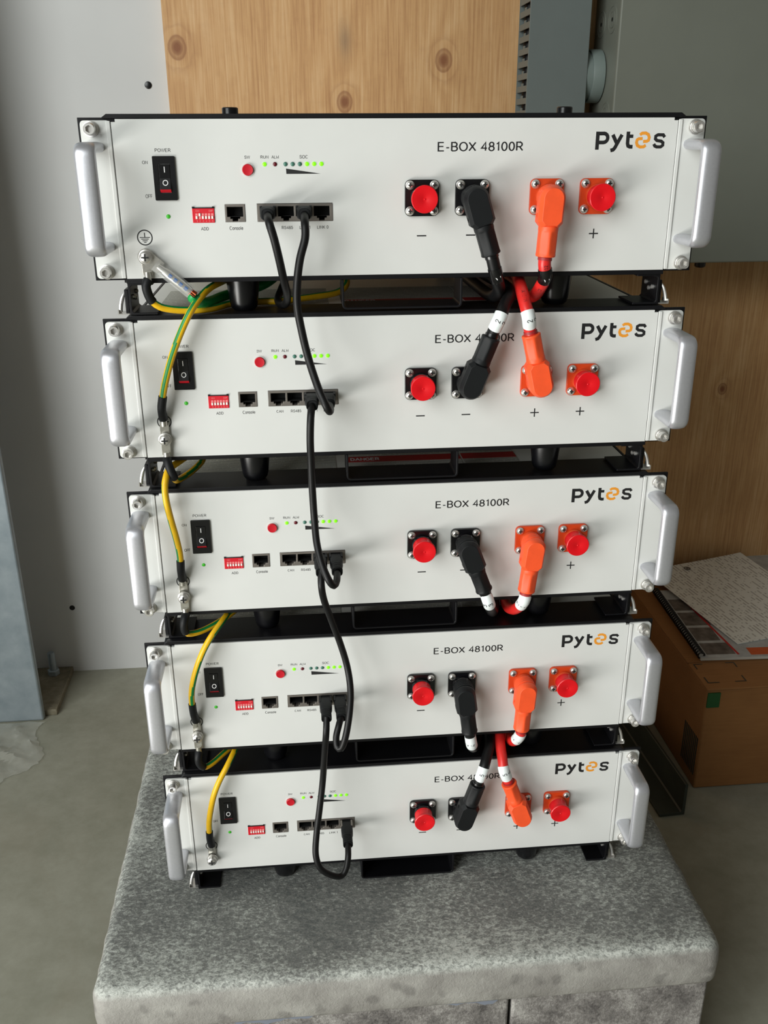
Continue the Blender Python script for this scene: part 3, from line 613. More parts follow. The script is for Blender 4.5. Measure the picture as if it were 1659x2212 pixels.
    add(B().box(-163.4, -146.5, -0.9, 1.0, -63.55, -62.9).box(-163.4, -161.9, -1.2, 1.0, -63.5, -62.3).box(-148.0, -146.5, -1.2, 1.0, -63.5, -62.3), 'dip_rim', 'rubber', dp)
    sl = []
    for k in range(6):
        x = -161.0 + 2.42 * k
        add(B().box(x - 0.15, x + 1.55, -0.78, -0.72, -71.6, -67.3), 'slider_slot', 'ink_pink', dp)
        o_ = add(B().box(x, x + 1.4, -1.5, -0.75, -71.4, -69.3), 'slider', 'slider', dp, bevel=0.1)
        sl.append(o_)
        add(put_text(B(), str(k + 1), x + 0.3, x + 1.2, -73.7, -72.3, -0.76), 'lettering', 'ink_pink', dp, smooth=0)
    add(put_text(B(), 'ON', -160.8, -158.0, -66.2, -64.7, -0.76), 'lettering', 'ink_pink', dp, smooth=0); add(put_text(B(), 'DIP', -150.6, -147.6, -66.2, -64.7, -0.76), 'lettering', 'ink_pink', dp, smooth=0)
    # network sockets
    def socket(cx): return [(cx - 6.25, -62.7), (cx + 6.25, -62.7), (cx + 6.25, -70.2), (cx + 3.9, -70.2), (cx + 3.9, -71.7), (cx + 2.2, -71.7), (cx + 2.2, -73.5), (cx - 2.2, -73.5), (cx - 2.2, -71.7), (cx - 3.9, -71.7), (cx - 3.9, -70.2), (cx - 6.25, -70.2)]
    for nm, x0, x1, cs in (('console_port', -138.1, -122.8, (-130.5,)), ('port_block', -113.2, -54.5, (-105.0, -91.0, -77.0, -63.0))):
        b = B().prism([rect(x0, x1, -74.0, -60.8)] + [socket(c) for c in cs], -0.5, 12); pb_ = add(b, nm, 'nickel', bevel=0.15)
        for c in cs: add(B().box(c - 6.3, c + 6.3, 11, 12.5, -73.6, -62.6), 'socket_back', 'dark', pb_)
        for c in cs: add(B().box(c - 6.24, c + 6.24, 1.5, 11, -63.1, -62.75).box(c - 6.24, c - 6.0, 1.5, 11, -70.1, -62.8).box(c + 6.0, c + 6.24, 1.5, 11, -70.1, -62.8).box(c - 6.2, c + 6.2, 1.5, 11, -70.19, -70.0), 'socket_lining', 'dark', pb_)
    # power terminals
    for k, cx in enumerate((16, 56, 116, 156.5)):
        m = 'rubber' if k < 2 else 'flange_orange'
        t = add(B().prism([rrect(cx - 13.5, cx + 13.5, -71.2, -43.9, 4.0)], -3.0, -0.02), 'terminal', m, bevel=0.7)
        add(B().lathe([(9.4, 2.9), (9.4, 6.0), (8.6, 7.0)], (cx, 0, -57.5), '-y', 28), 'terminal_collar', m, t)
        for sx in (-1, 1):
            for sz in (-1, 1):
                c = (cx + sx * 9.6, 0, -57.5 + sz * 9.7)
                add(B().lathe([(3.5, 2.9), (3.5, 3.6), (3.2, 3.7), (3.0, 4.4), (2.1, 5.3), (0.6, 5.6)], c, '-y', 16), 'screw', 'steel', t)
                add(B().box(c[0] - 1.7, c[0] + 1.7, -5.7, -4.6, c[2] - 0.45, c[2] + 0.45).box(c[0] - 0.45, c[0] + 0.45, -5.71, -4.6, c[2] - 1.7, c[2] + 1.7), 'screw_slot', 'dark', t)
        if k in (0, 3):
            add(B().lathe([(9.0, 7.2), (8.7, 16.2), (10.0, 16.9), (10.4, 17.6), (10.4, 19.4), (9.9, 19.9), (9.0, 19.8), (2.4, 19.6), (2.0, 19.4), (0.7, 19.4), (0.4, 19.7)], (cx, 0, -57.5), '-y', 36), 'dust_cap', 'red', t)
    # earth screw
    es_ = add(B().lathe([(5.6, 3.4), (5.6, 4.4), (4.7, 4.6), (4.7, 6.0), (4.6, 6.1), (4.6, 8.2), (3.6, 9.3), (1.5, 9.8), (0.4, 9.9)], (-201.5, 0, -99.0), '-y', 24), 'earth_screw', 'steel')
    add(B().lathe([(3.2, -0.2), (3.2, 3.4)], (-201.5, 0, -99.0), '-y', 12), 'screw_shank', 'steel', es_)
    add(B().box(-204.3, -198.7, -10.0, -8.9, -99.6, -98.4).box(-202.1, -200.9, -10.01, -8.9, -101.8, -96.2), 'screw_slot', 'dark', es_)
    return root, sl
mod0, sliders0 = build_module()
ordinal = ('topmost white rack battery module, highest of the stack of five', 'second white rack battery module from the top of the stack', 'middle white rack battery module, third in the stack of five',
           'fourth white rack battery module from the top, above the lowest', 'lowest white rack battery module, its feet standing on the slab')
def copy_tree(o, parent=None):
    c = o.copy(); C.objects.link(c); c.parent = parent
    for ch in list(o.children): copy_tree(ch, c)
    return c
mods = [mod0] + [copy_tree(mod0) for _ in range(4)]
for u, m in enumerate(mods):
    m.location = (UNIT_DX[u] * MM, UNIT_DY[u] * MM, (FZ - PITCH * u) * MM); m.rotation_euler.z = UNIT_YAW[u]; m['label'] = ordinal[u]
sliders0[1].location.z += 0.0021                      # address switch two is set on the topmost module
for x in (-131, 133.5):                               # locating pucks on the topmost cover
    B().lathe([(6.2, 4.1), (6.2, 8.2), (5.4, 8.9)], (x, 24, 0), 'z', 24).obj('locating_puck', 'rubber', mod0, local=True)

# ------------------------------------------------------------------ network cables
def plug_parts(root, u, cx, L):
    """RJ45 plug with ribbed boot, standing out from socket centre cx of module u by L mm"""
    x, y0, z = cx + UNIT_DX[u], UNIT_DY[u], FZ - PITCH * u - 66.8
    def sec(w, h, y, zc, p=0.35):
        return [Vector((x + w * math.copysign(abs(math.cos(q)) ** p, math.cos(q)), y0 + y, z + zc + h * math.copysign(abs(math.sin(q)) ** p, math.sin(q)))) for q in [2 * math.pi * (k + 0.5) / 20 for k in range(20)]]
    bd = B().box(x - 5.6, x + 5.6, y0 - 7, y0 + 9, z - 3.2, z + 3.6).obj('plug', 'plug_black', root, 0.4)
    B().box(x - 2.0, x + 2.0, y0 - 9, y0 + 6, z - 6.2, z - 3.5).obj('latch_tab', 'plug_black', bd, 0.3)
    rings = [sec(5.7, 4.6, -5, 0.0), sec(5.9, 4.9, -9, 0, 0.4), sec(5.8, 4.8, -L * 0.55, -0.2, 0.45), sec(5.0, 4.6, -L * 0.64, -0.4, 0.6)]
    k = -L * 0.66
    while k > -L + 0.6:
        rings += [sec(4.9, 4.6, k, -0.5, 0.7), sec(4.9, 4.6, k - 1.1, -0.5, 0.7), sec(4.2, 4.0, k - 1.15, -0.5, 0.7), sec(4.2, 4.0, k - 1.9, -0.5, 0.7)]; k -= 1.95
    rings.append(sec(4.3, 4.2, -L, -0.5, 0.8)); B().loft(rings).obj('boot', 'plug_black', root)
    for sx in (-1, 1): B().box(x + sx * 5.2 - 0.9, x + sx * 5.2 + 0.9, y0 - 10.5, y0 - 2, z + 2.2, z + 4.9).obj('boot_ear', 'nickel' if u == 4 else 'plug_black', root, 0.2)
    return (x, y0 - L + 2, z - 0.5)
def net_cable(label, pts, ends):
    p0 = W(pts[0]); root = thing('network_cable', label, 'cable', p0, 'black network cables linking the modules')
    P = [Vector(W(p)) for p in pts]
    for (u, cx, L, at) in ends:
        e = Vector(plug_parts(root, u, cx, L))
        if at == 0: P[0] = e
        else: P[-1] = e
    B().tube(spline(P), 3.15, 14).obj('cable_jacket', 'cable_black', root)
net_cable('black network cable from the topmost module looping back under it', [[-104.7, -27.0, -67.3], [-103.6, -33.5, -72.6], [-100.6, -34.0, -83.6], [-97.5, -30.0, -99.3], [-94.8, -22.0, -116.1], [-92.8, -10.0, -128.7], [-94.1, 6.0, -138.7], [-99.0, 22.0, -142.3], [-101.4, 38.0, -140.1], [-98.9, 55.0, -136.0], [-95.3, 75.0, -131.0], [-92, 120, -129]], [(0, -105, 22, 0)])
net_cable('black network cable hanging from the topmost module to the second', [[-77.8, -27.0, -65.9], [-76.9, -33.5, -73.5], [-77.2, -36.0, -83.6], [-81.6, -36.0, -98.8], [-84.4, -34.0, -116.4], [-85.1, -33.0, -134.2], [-82.0, -32.0, -156.1], [-77.3, -34.0, -178.0], [-70.8, -42.0, -198.7], [-65.4, -48.0, -210.9], [-62.8, -46.0, -216.4], [-61.6, -36.0, -217.5], [-61, -24, -217]], [(0, -77, 22, 0), (1, -63, 24, 1)])
net_cable('black network cable hanging from the second module to the middle one', [[-76.3, -24.0, -220.0], [-77.7, -29.5, -226.5], [-78.7, -29.0, -245.4], [-78.6, -26.0, -266.4], [-78.3, -24.0, -292.1], [-77.5, -24.0, -317.7], [-76.3, -32.0, -337.0], [-72.7, -42.0, -352.3], [-67.3, -49.0, -365.1], [-63.0, -47.5, -371.4], [-60.2, -41.0, -370.0], [-59.0, -31.0, -367.6]], [(1, -77, 25, 0), (2, -63, 31, 1)])
net_cable('black network cable hanging from the middle module to the fourth', [[-74.4, -31.0, -366.8], [-73.5, -33.0, -377.6], [-71.5, -29.0, -394.4], [-65.3, -24.0, -417.9], [-57.8, -22.0, -443.5], [-52.0, -24.0, -467.2], [-49.8, -32.0, -487.3], [-51.6, -42.0, -505.7], [-55.8, -48.0, -526.7], [-60.3, -49.0, -539.3], [-64.0, -46.0, -539.3], [-64.5, -42.0, -531.8], [-61.9, -38.0, -522.6], [-59.8, -32.0, -518.2]], [(2, -77, 31, 0), (3, -63, 32, 1)])
net_cable('black network cable hanging from the fourth module to the lowest', [[-73.4, -32.0, -517.2], [-73.6, -36.0, -530.2], [-75.8, -31.0, -559.3], [-78.5, -28.0, -593.2], [-82.6, -34.0, -621.3], [-86.2, -42.0, -642.3], [-87.9, -50.0, -660.7], [-83.9, -54.0, -674.7], [-73.8, -54.0, -684.3], [-63.7, -50.0, -690.2], [-58.3, -46.0, -684.5], [-56.0, -41.0, -674.6], [-55.8, -33.0, -667.6]], [(3, -77, 32, 0), (4, -63, 32, 1)])

# ------------------------------------------------------------------ earth cables
def lug(root, u, ang, y, L=14, name='ring_lug', wide=4.6):
    """flat ring terminal around the earth screw of module u pointing along ang (degrees, 0 = right, -90 = down)"""
    cx, cz = -201.5 + UNIT_DX[u], FZ - PITCH * u - 99.0; a = R(ang); ux, uz = math.cos(a), math.sin(a)
    fr = lambda p, q, d: (cx + p * ux - q * uz, UNIT_DY[u] + d, cz + p * uz + q * ux)
    out = arc(0, 0, wide, 60, 300, 10) + [(L, -wide * 0.8), (L, wide * 0.8)]
    o = B().prism([out, circ(0, 0, 3.3, 16)[::-1]], y, y + 1.0, 0, fr).obj(name, 'tin', root, 0.2)
    b = B().tube([fr(L - 2.5, 0, y - 0.6), fr(L + 5, 0, y - 0.8)], [2.6, 3.0], 14).obj('lug_barrel', 'tin', root)
    return Vector(fr(L + 4, 0, y - 0.8))
def shrink(root, P, r, mat='plug_black', name='heat_shrink'):
    n = len(P); B().tube(P, [r * (1.1 - 0.12 * min(1, i / (n - 1) * 3)) for i in range(n)], 14).obj(name, mat, root)
def earth_cable(label, u_from, u_to, path, st):
    root = thing('earth_cable', label, 'cable', W((-201.5 + UNIT_DX[u_from], -8, -PITCH * u_from - 112)), 'yellow and green earth cables')
    a = lug(root, u_from, -90, -3.3); b = lug(root, u_to, 90 if u_to < 4 else 88, -2.2)
    P = [Vector(W(p)) for p in path]; S = spline([a] + P + [b])
    B().tube(S, 2.9, 20, 0, (1, st, 0.89)).obj('cable_jacket', ['yellow', 'green'], root)
    def upto(seq, d):
        out = [seq[0]]; acc = 0
        for q in seq[1:]:
            acc += (q - out[-1]).length; out.append(q)
            if acc > d: break
        return out
    shrink(root, upto(S, 19), 3.7); shrink(root, upto(S[::-1], 22), 3.7)
gA = [[-203.3, -6.0, -121.0], [-202.3, -4.0, -128.7], [-199.9, -2.0, -134.2], [-194.7, 0.0, -138.6], [-187.2, 2.0, -141.0], [-177.6, 4.0, -142.4], [-165.0, 7.0, -142.8], [-155.4, 12.5, -142.9], [-149, 22.0, -142.9], [-143.5, 32.0, -142.9], [-134, 38.8, -142.8], [-118, 41.0, -142.6], [-97.5, 40.0, -142.0], [-69.6, 58.0, -142.0], [-49.5, 72.0, -141.0], [-40.6, 82.0, -136.0], [-42.2, 95.0, -131.0], [-62, 112, -126], [-110, 90, -124.5], [-138, 60, -124.5]]
gB = [[-150.0, 25.0, -124.7], [-157.3, 10.0, -127.4], [-163.8, -4.0, -133.1], [-169.6, -11.0, -140.6], [-176.2, -13.0, -152.2], [-183.3, -13.0, -166.9], [-189.5, -12.0, -182.0], [-195.4, -10.0, -199.6], [-198.7, -8.0, -212.5], [-200.4, -6.5, -221.8]]
earth_cable('yellow and green earth cable joining the topmost module to the second', 0, 1, gA + gB, [(0.3, -0.4, 1), (0.2, -0.3, 1), (0, 0, 1), (-0.3, -0.8, 0.5), (-0.5, -1, 0.2), (-0.15, -1, 0)])
earth_cable('yellow and green earth cable joining the second module to the middle one', 1, 2, [[-199.6, -5.5, -270], [-196.8, -6.0, -278.8], [-195.6, -2.0, -285.3], [-194.6, 8.0, -289.4], [-190.9, 18.0, -290.5], [-184, 30.0, -289], [-176, 44, -284], [-178, 48, -277], [-186.9, 28.0, -274.6], [-193.5, 12.0, -274.6], [-199.9, 0.0, -276.6], [-202.2, -8.0, -281.6], [-203.4, -12.0, -289.5], [-203.0, -12.5, -302.3], [-200.8, -11.5, -320.0], [-198.1, -10.0, -338.0], [-196.6, -8.5, -354.1], [-197.2, -7.0, -370.0]], [(1, -0.2, 0), (1, 0.3, 0.5), (-1, 0.2, 0.3), (-1, 0.0, 0), (-1, -0.55, 0), (-0.2, -1, 0)])
earth_cable('yellow and green earth cable joining the middle module to the fourth', 2, 3, [[-198.6, -6.0, -420], [-199.6, -6.0, -427.5], [-198.5, -4.0, -434.2], [-194.8, 0.0, -437.8], [-185.7, 6.0, -438.9], [-173.5, 15.0, -437.2], [-160.5, 28.0, -434.7], [-148, 42, -430], [-146, 46, -425], [-156.8, 30.0, -425.6], [-162.2, 13.0, -427.4], [-168.2, -1.0, -430.2], [-175.4, -10.0, -436.8], [-182.8, -13.0, -448.7], [-189.9, -13.0, -465.5], [-195.3, -12.0, -483.2], [-198.1, -10.0, -499.5], [-198.2, -7.5, -519.0]], [(0.3, -0.6, 1), (0.3, -0.5, 1), (1, 0.2, 0.5), (1, -0.35, 0), (0.6, -0.8, 0), (-0.8, -0.7, 0)])
earth_cable('mostly yellow earth cable joining the fourth module to the lowest', 3, 4, [[-197.8, -6.0, -570.5], [-198.0, -6.0, -576.5], [-195.8, -3.5, -584.0], [-191.7, 0.0, -587.4], [-184.9, 6.0, -586.8], [-177.2, 15.0, -585.2], [-166, 28.0, -583], [-156, 40, -580], [-154, 40, -575], [-160.6, 22.0, -575.4], [-165.0, 7.0, -578.2], [-171.2, -6.0, -584.4], [-178.4, -12.0, -595.2], [-184.6, -14.0, -609.8], [-189.1, -13.0, -627.1], [-192.5, -11.0, -645.7], [-193.6, -9.0, -661.8], [-193.9, -7.0, -672.0]], [(0.3, 0, 1), (0.3, 0, 1), (1, 0.4, 0.5), (1, 0.2, 0), (1, 0.1, 0), (1, -0.2, 0)])
# main earth lead with clear-sleeved lug
me_ = thing('main_earth_lead', 'thick green earth lead with clear sleeved lug on the topmost module', 'cable', W((-190, -8, -110)))
e = lug(me_, 0, -40, -4.4, 14, 'ring_lug', 6.4)
d = Vector((math.cos(R(-41)), 0, math.sin(R(-41)))); e2 = e + d * 24
shrink(me_, [e - d * 9, e - d * 4, e, e + d * 12, e2 + d * 1], 5.3, 'clearshrink', 'clear_sleeve')
B().tube([e - d * 1, e + d * 3, e2 - d * 2, e2], [3.3, 3.9, 3.9, 3.6], 16).obj('crimp_barrel', 'tin', me_)
for k in range(4):
    c = e + d * (5 + 5 * k)
    B().add([c + Vector((0, -4.9, 0)) + d * a_ + Vector((-d.z, 0, d.x)) * b_ for a_, b_ in ((-1.4, -0.8), (1.4, -0.8), (1.4, 2.2), (-1.4, 2.2))], [(0, 1, 2, 3)]).obj('crimp_print', 'blue', me_)
for k in range(7):
    q = 2 * math.pi * k / 7; off = Vector((-d.z * math.cos(q), math.sin(q), d.x * math.cos(q))) * 2.2
    B().tube([e2 + off, e2 + d * 5 + off * 1.1], 0.9, 6).obj('copper_strand', 'copper', me_)
gr = [e2 + d * 4] + [Vector(W(p)) for p in ([-168, -3.5, -131.6], [-163.5, 2.0, -135.6], [-159, 11, -137.6], [-154.5, 24, -138], [-148.5, 37, -137.4], [-138, 47.0, -135.8], [-124, 50.0, -133.4], [-112.0, 57.0, -130], [-104, 76.0, -127], [-100, 110, -125.5])]
# the earlier earth cable passes below and behind; keep the lead in front of the tapered foot
B().tube(spline(gr), 4.2, 14).obj('cable_jacket', 'green2', me_)

# ------------------------------------------------------------------ power cables with elbow plugs
def power_cable(label, u, k, ang, up, path, digit, tape=False, prints=()):
    cx = (16, 56, 116, 156.5)[k] + UNIT_DX[u]; cz = FZ - PITCH * u - 57.5; y0 = UNIT_DY[u]
    red = k >= 2; pm = 'orange' if red else 'plug_black'; cm = 'redcable' if red else 'cable_black'
    a = R(ang); s = 1 if up else -1
    ax = Vector((math.sin(a), 0, s * math.cos(a))); ac = Vector((s * math.cos(a), 0, -math.sin(a))) * s   # along, across
    fr = lambda p, q, d: Vector((cx, y0 - d, cz)) + ac * p + ax * q
    root = thing('power_cable', label, 'cable', (cx, y0 - 10, cz), ('orange plugged red power cables' if red else 'black plugged power cables'))
    nk = [(9.2, 7.1), (9.2, 9.6)]
    for q in range(4): nk += [(10.0, 9.8 + 2.4 * q), (10.0, 11.1 + 2.4 * q), (8.6, 11.3 + 2.4 * q), (8.6, 12.0 + 2.4 * q)]
    nk += [(9.6, 19.6), (9.6, 21)]
    B().lathe(nk, (cx, y0, cz), '-y', 28).obj('plug_neck', pm, root)
    def outline(w, r_ext, ch):
        P = [(w * math.cos(R(t)), -r_ext * math.sin(R(t))) for t in range(0, 181, 15)]
        return P + [(-w, 18.5 - ch), (-w + 3.2, 22 - ch), (w - 3.2, 22 - ch), (w, 18.5 - ch)]
    rings = [[fr(p, q, d) for p, q in outline(w, e_, c_)] for w, e_, c_, d in ((9.2, 2.0, 0.6, 10.5), (10.0, 4.0, 0, 12.5), (10.0, 8.6, 0, 18.5), (10.0, 9.8, 0, 20.0), (10.0, 9.8, 0, 22.2), (8.0, 7.9, 1.6, 26.3), (7.7, 7.6, 1.8, 26.8))]
    el = B().loft(rings).obj('elbow_body', pm, root, 0.35, 2, 25)
    B().lathe([(1.8, 0), (1.8, 0.4), (1.1, 0.4), (1.1, 0.1)], fr(-9.9, 13.5, 17), (ax, Vector((0, 1, 0)), -ac), 12).obj('elbow_pin', pm, root)
    def flat_r(t, r, h):
        f = max(0.0, min(1.0, min(h - 24.0, 43.5 - h) / 2.0))
        if f <= 0: return r
        hx = 7.25 / max(0.8, math.cos(((t + math.pi / 6) % (math.pi / 3)) - math.pi / 6)); return r * (1 - f) + min(r, hx) * f
    prof = [(7.5, 20.5), (8.0, 21.5), (8.0, 24), (8.0, 25), (8.0, 26), (8.0, 34), (8.0, 41.4), (8.0, 42.4), (8.0, 43.4), (7.8, 44.2), (7.2, 44.6)]
    B().lathe(prof, fr(0, 0, 18), (ac, Vector((0, -1, 0)), ax), 48, 0, flat_r).obj('barrel', pm, root, 0, 2, 22)
    start = [fr(0, 43, 18), fr(0, 50, 18)]
    path = list(path) + [[path[-1][0], path[-1][1] + 120, path[-1][2]], [path[-1][0], path[-1][1] + 230, path[-1][2]]]
    P = spline(start + [Vector(W(p)) for p in path], 2.0)
    B().tube(P, 5.2, 18).obj('cable_jacket', cm, root)
    def span(d0, d1):
        out = []; acc = 0
        for i in range(1, len(P)):
            acc += (P[i] - P[i - 1]).length
            if d0 <= acc <= d1: out.append(P[i])
        return out
    B().tube(span(0, 6.5), 5.75, 18).obj('cable_collar', 'redsleeve' if red else 'rubber', root)
    d0, d1 = (11, 25) if tape else ((8, 25) if up else (7, 22))
    sp = span(d0, d1); B().tube(sp, 5.7, 18).obj('label_sleeve', 'blacktape' if tape else 'sleeve', root)
    # digits wrapped round the sleeve, read along the cable
    if digit:
        mid = sp[len(sp) // 2]; T = (sp[-1] - sp[0]).normalized(); nrm = (Vector((-0.1, -1, 0.45 if not up else 0.35))); nrm = (nrm - T * nrm.dot(T)).normalized(); sd = T.cross(nrm) * (-1 if up else 1)
        vs, fs, asp = text_mesh(digit)
        for k2, rot in (((0, 0),) if tape else ((0, -6), (1, 56))):
            b = B(); r = 5.78; pts = []
            for q, w in vs:
                t = R(rot) * (-1 if up else 1) + (w - 0.5) * 4.6 / r; pts.append(mid + T * ((q - 0.5) * 2.7) * (1 if up else -1) + (nrm * math.cos(t) + sd * math.sin(t)) * r)
            b.add(pts, fs).obj('lettering', 'ink_white' if tape else 'ink', root, smooth=0)
    for dist, word, mt in prints:
        sp = span(dist - 3, dist + 3)
        if len(sp) < 2: continue
        mid = sp[len(sp) // 2]; T = (sp[-1] - sp[0]).normalized(); nrm = Vector((-0.1, -1, 0.3)); nrm = (nrm - T * nrm.dot(T)).normalized(); sd = T.cross(nrm) * (-1 if up else 1); vs, fs, asp = text_mesh(word)
        B().add([mid + T * ((q - 0.5) * 3.2 * asp) * (-1 if not up else 1) + (nrm * math.cos((w - 0.5) * 3.2 / 5.3) + sd * math.sin((w - 0.5) * 3.2 / 5.3)) * 5.27 for q, w in vs], fs).obj('lettering', mt, root, smooth=0)
    return root
power_cable('black power cable curving down from the topmost module', 0, 1, 18, False, [[75.6, -15.0, -118.3], [80.5, -3.0, -129.3], [80.6, 12.0, -136.6], [80.5, 35.0, -139.8], [80, 80.0, -140]], '1', True)
power_cable('red power cable with black tape under the orange plug of the topmost module', 0, 2, -3, False, [[115.5, -15.0, -118.2], [114.7, -5.0, -127.7], [113.0, 6.0, -136.0], [111.2, 22.0, -139.5], [114.5, 60.0, -139.5], [116.9, 100.0, -139]], '1', True, ((8.6, '02', 'ink'), (29, '12', 'ink')))
power_cable('black power cable rising from the second module into the gap', 1, 1, 21, True, [[79.5, -19, -148], [84.4, -11, -140.5], [90.5, 0.0, -134.6], [92.4, 18.0, -132.0], [89, 50.0, -130], [84, 90, -128]], '2')
power_cable('red power cable rising from the orange plug of the second module', 1, 2, -14, True, [[102.2, -20.0, -149.0], [100.2, -14.0, -139.5], [99.7, -4.0, -131.9], [101.0, 12.0, -127.0], [106.4, 45.0, -126.2], [110, 95, -126]], '2', False, ((28.5, 'M', 'ink'), (33, 'I', 'ink'), (37, 'Y', 'ink')))
power_cable('black power cable dropping from the middle module into the gap', 2, 1, 21, False, [[80.0, -17.0, -411.0], [84.7, -6.0, -423.5], [90.9, 12.0, -435.8], [98.6, 45.0, -440.0], [102, 90, -440]], '3')
power_cable('red power cable dropping from the orange plug of the middle module', 2, 2, -6, False, [[113.4, -16.0, -411.4], [111.9, -6.0, -422.9], [109.2, 8.0, -433.0], [108.0, 30.0, -438.9], [112.4, 80.0, -440]], '3')
power_cable('black power cable dropping from the fourth module into the gap', 3, 1, 8, False, [[68.9, -17.0, -566.7], [73.0, -6.0, -579.1], [79.0, 12.0, -587.4], [87.7, 45.0, -590.0], [92, 90, -590]], '4')
power_cable('red power cable dropping from the orange plug of the fourth module', 3, 2, -3, False, [[116.0, -15.0, -564.5], [114.8, -4.0, -576], [115.3, 12.0, -585.4], [118.4, 45.0, -590], [121, 90, -590]], '4')
power_cable('black power cable rising from the lowest module into the gap', 4, 1, 17, True, [[81.6, -19.0, -596.6], [86.1, -11.0, -588.8], [91.6, 2.0, -583.0], [94, 25.0, -579.5], [92, 70.0, -577]], '5')
power_cable('red power cable rising from the orange plug of the lowest module', 4, 2, -20, True, [[102.4, -19.0, -599.4], [101.8, -12.0, -590.4], [102.2, 2.0, -582.4], [106.3, 25.0, -577.0], [112.8, 70.0, -576.2]], '5')

# ------------------------------------------------------------------ things on the floor at the right
an = thing('steel_angle', 'dark primed steel angle lying on the floor beside the cardboard box', 'steel angle', (482, 343, 0))
prl = [(-41, 0.3), (0, 0.3), (0, 57), (-1.5, 58), (-4, 58), (-5, 57), (-5, 7.5), (-7, 5.3), (-41, 5.3)]
B().prism([prl], 0, 490).obj('angle_bar', 'primer', an, 0.4, local=True); an.rotation_euler.z = R(3.4)

bx = thing('cardboard_box', 'brown cardboard box on the floor right of the stack', 'box', (720, 620, 0))
x0, x1, y0, y1, zt = 520, 930, 401, 838, 187
B().box(x0, x1, y0, y1, 0.5, zt - 2).obj('box_body', 'card', bx, 3, 3)
def flap(ax0, ax1, ay0, ay1, t0, t1):
    b = B().add([(ax0, ay0, zt - 1.8 + t0), (ax1, ay0, zt - 1.8 + t0), (ax1, ay1, zt - 1.8 + t1), (ax0, ay1, zt - 1.8 + t1), (ax0, ay0, zt + 1.4 + t0), (ax1, ay0, zt + 1.4 + t0), (ax1, ay1, zt + 1.4 + t1), (ax0, ay1, zt + 1.4 + t1)], [(3, 2, 1, 0), (4, 5, 6, 7), (0, 1, 5, 4), (1, 2, 6, 5), (2, 3, 7, 6), (3, 0, 4, 7)])
    return b.obj('box_flap', 'card', bx, 0.8)
flap(x0 - 1, x1, y0 - 2, 475, 0, 0.6); flap(x0 - 1, x1, 476.2, 838, 1.0, 0.6)
def mark(pts, w=1.8, z=zt + 2.3):
    b = B(); ribbon(b, pts, w, z, 0, lambda a, b_, d: (a, b_, d)); return b.obj('corner_mark', 'primer', bx, smooth=0)
mark([(540, 470), (526, 470), (526, 456)]); mark([(578, 470), (592, 470), (592, 456)]) ; mark([(527, 432), (527, 416), (545, 416)]); mark([(588, 432), (588, 416), (570, 416)])
B().box(x0 + 1, x0 + 21, y0 - 2.6, y0 - 0.2, zt - 32, zt - 6).obj('green_tape', 'greentape', bx, 0.3)
pb_ = B()
for k in range(9): pb_.box(x0 - 0.6, x0 - 0.1, 408 + 6 * k, 411.2 + 6 * k, 22, 92)
pb_.obj('printed_block', 'primer', bx, smooth=0)

def sheet(name, label, cat, w, h, t, mat, loc, rz, tilt=(0, 0), curl=0.0):
    b = B(); n = 10
    vs = [(w * i / n, h * j / n, curl * ((i / n) ** 2) * (j / n) + dz) for dz in (0, t) for j in range(n + 1) for i in range(n + 1)]
    fs = []; m = (n + 1) ** 2
    for j in range(n):
        for i in range(n):
            a = j * (n + 1) + i; fs += [(a, a + n + 1, a + n + 2, a + 1), (m + a, m + a + 1, m + a + n + 2, m + a + n + 1)]
    for i in range(n):
        for a, c in ((i, i + 1), (n * (n + 1) + i + 1, n * (n + 1) + i), ((i + 1) * (n + 1), i * (n + 1)), (i * (n + 1) + n, (i + 1) * (n + 1) + n)): fs.append((a, c, m + c, m + a))
    o = b.add(vs, fs).obj(name, mat, None, smooth=30, origin=(0, 0, 0)); o.location = Vector(loc) * MM; o.rotation_euler = (R(tilt[0]), R(tilt[1]), R(rz)); return tag(o, label, cat)
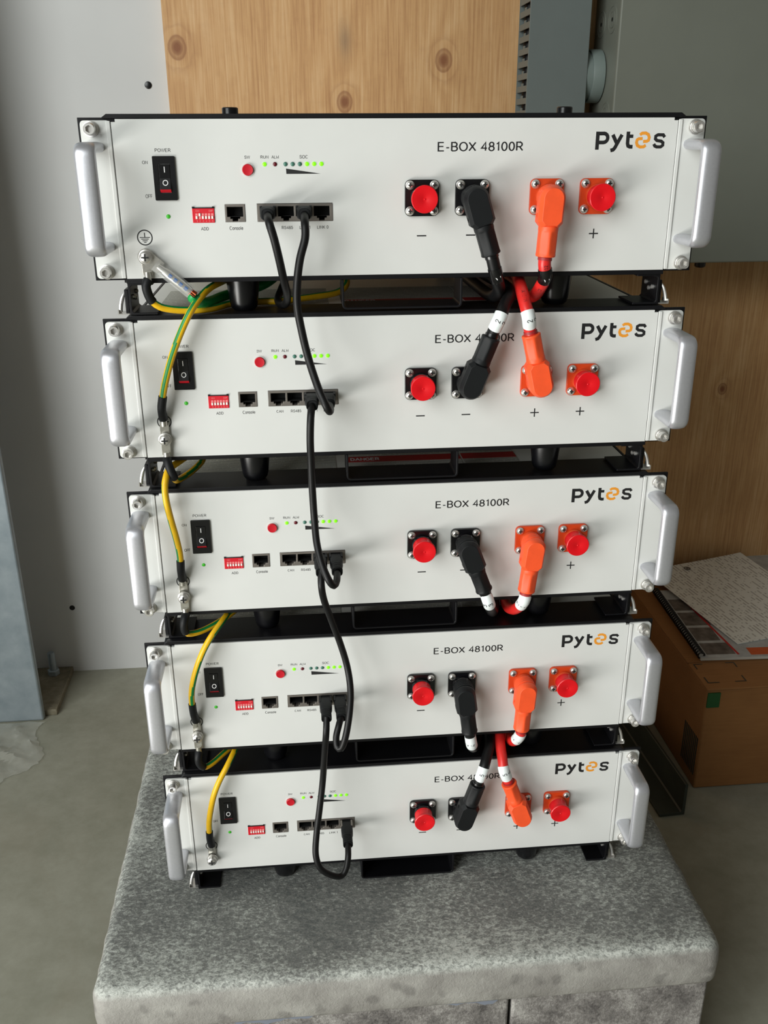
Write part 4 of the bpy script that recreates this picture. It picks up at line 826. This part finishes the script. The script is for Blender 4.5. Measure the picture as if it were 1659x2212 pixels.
bk = thing('spiral_book', 'thick spiral bound manual lying on the cardboard box', 'book', (541, 478, zt + 3.2)); bk.rotation_euler.z = R(-2.5)
B().box(0, 290, 0, 236, 0, 5.6).obj('page_block', 'paper', bk, 0.4, local=True)
B().box(-1, 292, -1, 237, 5.7, 6.3).obj('book_cover', 'pic2', bk, local=True)
for nm, a in (('printed_picture', (12, 60, 8, 44)), ('printed_picture', (12, 52, 52, 96)), ('printed_picture', (12, 56, 104, 150)), ('printed_picture', (12, 48, 158, 200))): B().box(a[0], a[1], a[2], a[3], 6.32, 6.42).obj(nm, 'pic', bk, local=True, smooth=0)
B().add([(62, 6, 6.45), (66, 6, 6.45), (40, 220, 6.45), (36, 220, 6.45)], [(0, 1, 2, 3)]).obj('printed_stripe', 'redprint', bk, local=True, smooth=0)
B().box(84, 260, 4, 26, 6.32, 6.44).obj('printed_band', 'orangeprint', bk, local=True, smooth=0)
ring0 = None
for k in range(34):
    yy = 4 + 6.9 * k
    if ring0 is None:
        pts = [(1.5 + 5.2 * math.cos(q), yy + 1.6 * q / 6.3, 7.4 + 5.6 * math.sin(q)) for q in [2 * math.pi * i / 18 for i in range(19)]]
        ring0 = B().tube(pts, 1.5, 8).obj('spiral_ring', 'rubber', bk, local=True)
    else:
        o = ring0.copy(); o.name = 'spiral_ring'; C.objects.link(o); o.parent = bk; o.location.y = 6.9 * k * MM
pm_ = sheet('paper_sheet', 'loose printed white sheet with fine text on the spiral manual', 'paper', 216, 279, 1.2, 'printed2', (617, 511, zt + 10.2), 12.5, (1.5, 0), 6)
fr2 = lambda a, b_, d: (a, b_, d)
sb = B().prism([circ(80, 258, 6.5, 24), circ(80, 258, 4.3, 24)[::-1]], 2.9, 3.2, 0, fr2).prism([circ(80, 258, 2.2, 12)], 2.9, 3.2, 0, fr2).obj('printed_seal', 'pic', pm_, local=True, smooth=0)
sheet('document_folder', 'pale glossy document sleeve behind the loose printed sheet', 'folder', 190, 130, 1.5, 'pic2', (738, 716, zt + 8.6), 16, (-1.5, 0), 2)
